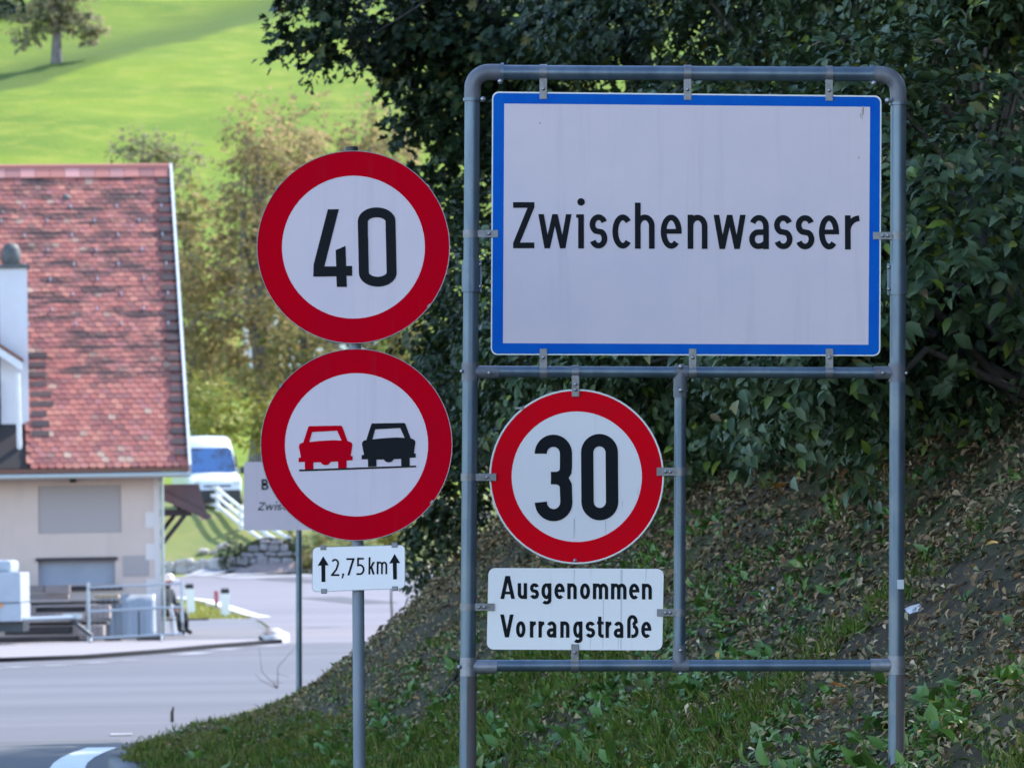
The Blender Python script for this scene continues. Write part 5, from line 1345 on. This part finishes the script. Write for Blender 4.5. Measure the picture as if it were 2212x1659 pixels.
# --- ground cover of the bank: grass, weeds, dead leaves
def scatter(n, s0, s1, d0, d1, dens):
    s = RNG.uniform(s0, s1, n * 3); d = RNG.uniform(d0, d1, n * 3)
    keep = RNG.random(n * 3) < dens(s, d); s, d = s[keep][:n], d[keep][:n]
    return s, d, bank_pt(s, d)
def bank_n(s, d):
    e = .05; a = bank_pt(s + e, d) - bank_pt(s - e, d); b = bank_pt(s, d + e) - bank_pt(s, d - e)
    n = unit(np.cross(a, b)); return np.where(n[:, 2:3] < 0, -n, n)
green = lambda s, d: np.clip(vnoise(s, d, 1 / 1.3, 11) * 2.2 + vnoise(s, d, 1 / .4, 12) * 1.2 + .55 + np.clip(2.3 - d, -2.2, 1.0) * .45, .02, 1)
# grass blades in tufts
s, d, P0 = scatter(15000, 11, 50, .02, 3.4, lambda s, d: green(s, d) ** 1.6 * np.clip((37 - s) / 7, .04, 1) * np.clip(2.9 - d, .08, 1) * np.where(s > 29, np.clip((1.35 - d) * 2, .06, 1), 1))
k = 11; n = len(P0)
P = (P0[:, None, :] + RNG.normal(0, .035, (n, k, 3)) * np.array([1, 1, .1])).reshape(-1, 3)
D = unit(np.array([0, 0, 1.0]) + RNG.normal(0, .55, (n * k, 3))); N = unit(RNG.normal(0, 1, (n * k, 3)))
L = RNG.uniform(.03, .10, n * k) * np.repeat(RNG.uniform(.6, 1.3, n), k)
tag(leaves('grass', P, D, N, L, np.full(n * k, .0085), M_['grass_blade'], droop=.25, low=True), 'short tufts of grass on the lower bank', 'grass', kind='stuff')
# olive turf on the flatter verge further on
s, d, P0 = scatter(7000, 28, 52, .0, 2.4, lambda s, d: np.clip(vnoise(s, d, 1 / .9, 21) * 2.4 + .55, .03, 1) * np.clip((s - 27) / 6, 0, 1) * np.clip((1.45 - d) * 2, .05, 1))
band = vnoise(s, d * .25, 1 / .9, 31) > -.03; s, d, P0 = s[band], d[band], P0[band]
k = 9; n = len(P0)
P = (P0[:, None, :] + RNG.normal(0, .05, (n, k, 3)) * np.array([1, 1, .1])).reshape(-1, 3)
D = unit(np.array([0, 0, .8]) + RNG.normal(0, .6, (n * k, 3))); L = RNG.uniform(.02, .07, n * k)
tag(leaves('turf', P, D, unit(RNG.normal(0, 1, (n * k, 3))), L, np.full(n * k, .011), M_['olive_grass'], droop=.25, low=True), 'olive short turf on the verge at the road edge', 'grass', kind='stuff')
# broad leaved weeds: rosettes
s, d, P0 = scatter(6500, 11, 46, .1, 4.2, lambda s, d: green(s + 3, d) ** 1.2 * np.clip(1.3 - d * .2, .15, 1) * np.clip((34 - s) / 7, .02, 1))
n = len(P0); k = 7
an = RNG.uniform(0, 6.283, (n, k)); el = RNG.uniform(.15, 1.1, (n, k))
D = np.stack([np.cos(an) * np.cos(el), np.sin(an) * np.cos(el), np.sin(el)], -1).reshape(-1, 3)
bn = np.repeat(bank_n(s, d), k, 0)
P = np.repeat(P0, k, 0) + RNG.normal(0, .02, (n * k, 3)) * np.array([1, 1, .2])
L = np.repeat(RNG.uniform(.035, .10, n) ** 1.0, k) * RNG.uniform(.6, 1.15, n * k)
big = RNG.random(n) < .22 * (d < 2.3); L = L * np.repeat(np.where(big, 1.5, 1.0), k)
tag(leaves('weeds', P, D, unit(bn + rnd(n * k, .3)), L, L * .42, M_['weed_leaf'], droop=.15), 'broad leaved weeds on the bank', 'weeds', kind='stuff')
# dead leaves lying on the soil
s, d, P0 = scatter(90000, 12, 48, .3, 6.0, lambda s, d: np.clip(.22 + np.clip(d - .8, 0, 2) * .45 + vnoise(s, d, 1 / .8, 15) * .9, .04, 1))
n = len(P0); bn = bank_n(s, d)
N = unit(bn + rnd(n, .34)); D = unit(np.cross(N, rnd(n))); L = RNG.uniform(.020, .062, n)
up = (d + RNG.normal(0, .35, n)) > 2.55; PL_ = P0 + bn * RNG.uniform(.004, .05, n)[:, None]; WL = L * RNG.uniform(.3, .6, n)
tag(leaves('leaf_litter', PL_[~up], D[~up], N[~up], L[~up], WL[~up], M_['dead_leaf'], fold=.3, droop=.2), 'grey and greenish dead leaves covering the lower bank', 'leaf litter', kind='stuff')
tag(leaves('brown_leaf_litter', PL_[up], D[up], N[up], L[up] * 1.2, WL[up] * 1.2, M_['brown_litter'], fold=.3, droop=.2), 'brown dead leaves on the dark soil under the shrubs', 'leaf litter', kind='stuff')
# clods and small stones
s, d, P0 = scatter(2600, 12, 46, .3, 5.5, lambda s, d: np.clip(.5 - green(s, d) * .4, .05, 1))
V, F = [], []
ico = bmesh.new(); bmesh.ops.create_icosphere(ico, subdivisions=1, radius=1.0); iv = np.array([v.co[:] for v in ico.verts]); ico.verts.index_update(); fi = np.array([[v.index for v in f.verts] for f in ico.faces]); ico.free()
n = len(P0); sz = RNG.uniform(.008, .035, n)[:, None, None]
V = P0[:, None, :] + iv[None] * sz * RNG.uniform(.6, 1.3, (n, len(iv), 1)) * np.array([1, 1, .6]); F = (np.arange(n)[:, None, None] * len(iv) + fi[None]).reshape(-1, 3)
tag(np_mesh('clods', V.reshape(-1, 3), F, M_['soil']), 'small clods of dark earth on the bank', 'earth', kind='stuff')
# a few single bright leaves and scraps that stand out
lv, lf_ = leaf_geo(np.zeros((1, 3)), np.array([[1., 0, 0]]), np.array([[0, 0, 1.]]), np.array([1.]), np.array([.62]))
ym = bpy.data.meshes.new('fallen_leaf'); ym.from_pydata(lv.tolist(), [], lf_.tolist()); ym.materials.append(M_['yellow_leaf'])
YL = [(2010, 1545, 'yellow fallen leaf on the weeds right of the right post foot'), (1826, 1500, 'orange fallen leaf just under the lower crossbar, left of the right post'), (1812, 1626, 'bright yellow fallen leaf low on the bank left of the right post foot'), (2162, 1190, 'orange fallen leaf at the right edge of the picture'),
      (1868, 1270, 'yellow fallen leaf touching the left side of the right post'), (1960, 1195, 'orange fallen leaf on the soil right of the right post'), (1300, 1625, 'yellow fallen leaf in the weeds at the bottom, right of the left post'), (1450, 1470, 'pale yellow leaf just below the middle post'),
      (1720, 1180, 'small orange leaf on the bare soil between middle and right post'), (1700, 1060, 'yellow leaf on the dark soil under the shrubs'), (1110, 1545, 'yellow leaf in the weeds beside the left post'), (905, 1520, 'yellow leaf on the bank right of the slim pole')]
for u, v, lab in YL:
    p = hit(u, v); o = bpy.data.objects.new('fallen_leaf', ym); link(o); o.location = p + Vector((0, -.02, .03)); q = random.uniform(.07, .10); o.scale = (q, q, q)
    o.rotation_euler = (random.uniform(-.5, .9), random.uniform(-.7, .2), random.uniform(0, 6)); tag(o, lab, 'leaf', 'bright fallen leaves on the bank')
for u, v, lab, w in ((1658, 1292, 'white paper scrap on the bank between middle and right post', .085), (1677, 1281, 'bluish white paper scrap beside the other scrap on the bank', .06), (1975, 1330, 'crumpled white scrap right of the right post', .08)):
    p = hit(u, v); bm = bmesh.new(); bmesh.ops.create_grid(bm, x_segments=4, y_segments=3, size=.5)
    for q in bm.verts: q.co = Vector((q.co.x * w, q.co.y * w * .5, random.uniform(-.15, .15) * w))
    me = bpy.data.meshes.new('paper_scrap'); bm.to_mesh(me); bm.free(); me.materials.append(M_['paper'])
    o = link(bpy.data.objects.new('paper_scrap', me)); o.location = p + Vector((0, -.03, .03)); o.rotation_euler = (.7, -.3, .4); tag(o, lab, 'litter', 'scraps of litter on the bank')
# dead branches on the ground
for pts_, r, lab in (([(1175, 1650), (1230, 1610), (1290, 1575), (1330, 1560)], .035, 'dark rotten branch lying on the bank under the lower crossbar'), ([(905, 1590), (960, 1500), (1000, 1440)], .022, 'dead branch lying up the bank right of the slim pole'), ([(1560, 1112), (1640, 1075), (1700, 1055)], .014, 'thin dead branch on the dark soil below the shrubs'), ([(1480, 1500), (1560, 1470), (1620, 1462)], .012, 'thin twig on the weeds right of the middle post')):
    P = [hit(u, v) + Vector((0, -.02, r * .8)) for u, v in pts_]
    mb = MB().tube(P, [r, r * .95, r * .8, r * .5][:len(P)], 9)
    q = P[1]; mb.tube([q, q + Vector((.12, -.05, .10))], [r * .5, r * .15], 6)
    o = mb.build('fallen_branch', M_['dead_wood'], None, off=P[0]); o.location = P[0]; tag(o, lab, 'branch')
# a bare sapling at the verge by the name board
sp = hit(600, 1487)
mb = MB(); tw_ = [((560, 1400), (566, 1450)), ((640, 1395), (600, 1440)), ((625, 1462), (600, 1455)), ((550, 1455), (565, 1470)), ((610, 1475), (590, 1470))]
for a, b in tw_:
    mb.tube([sp, at(*b, sp.y), at(*a, sp.y)], [.006, .004, .002], 5)
o = mb.build('bare_sapling', M_['bark'], None, off=sp); o.location = sp; tag(o, 'thin bare sapling at the verge left of the name board post', 'sapling')
sp = hit(372, 1560)
mb = MB().tube([sp, sp + Vector((.0, 0, .10)), sp + Vector((.015, 0, .16))], [.02, .018, .01], 6); o = mb.build('broken_stake', M_['dead_wood'], None, off=sp); o.location = sp; tag(o, 'short dark broken stake at the road edge', 'stake')
# grass strip round the delineators
n = 5000; u_ = RNG.uniform(350, 600, n); V0 = []
X_ = RNG.uniform(-11.5, -6.6, n); Y_ = RNG.uniform(119, 138, n)
lx = np.interp(Y_, [q[1] for q in far_left], [q[0] for q in far_left])
kp = (X_ < lx + .15) & (Y_ > 121.4) & (X_ > lx - 2.2); X_, Y_ = X_[kp], Y_[kp]; Z_ = terrain(X_, Y_); n = len(X_)
D = unit(np.array([0, 0, 1.0]) + rnd(n, .5)); L = RNG.uniform(.04, .13, n)
tag(leaves('verge_grass', np.stack([X_, Y_, Z_], -1), D, unit(rnd(n)), L, np.full(n, .05), M_['bush_leaf'], droop=.2, low=True), 'yellowish grass on the strip round the delineator posts', 'grass', kind='stuff')
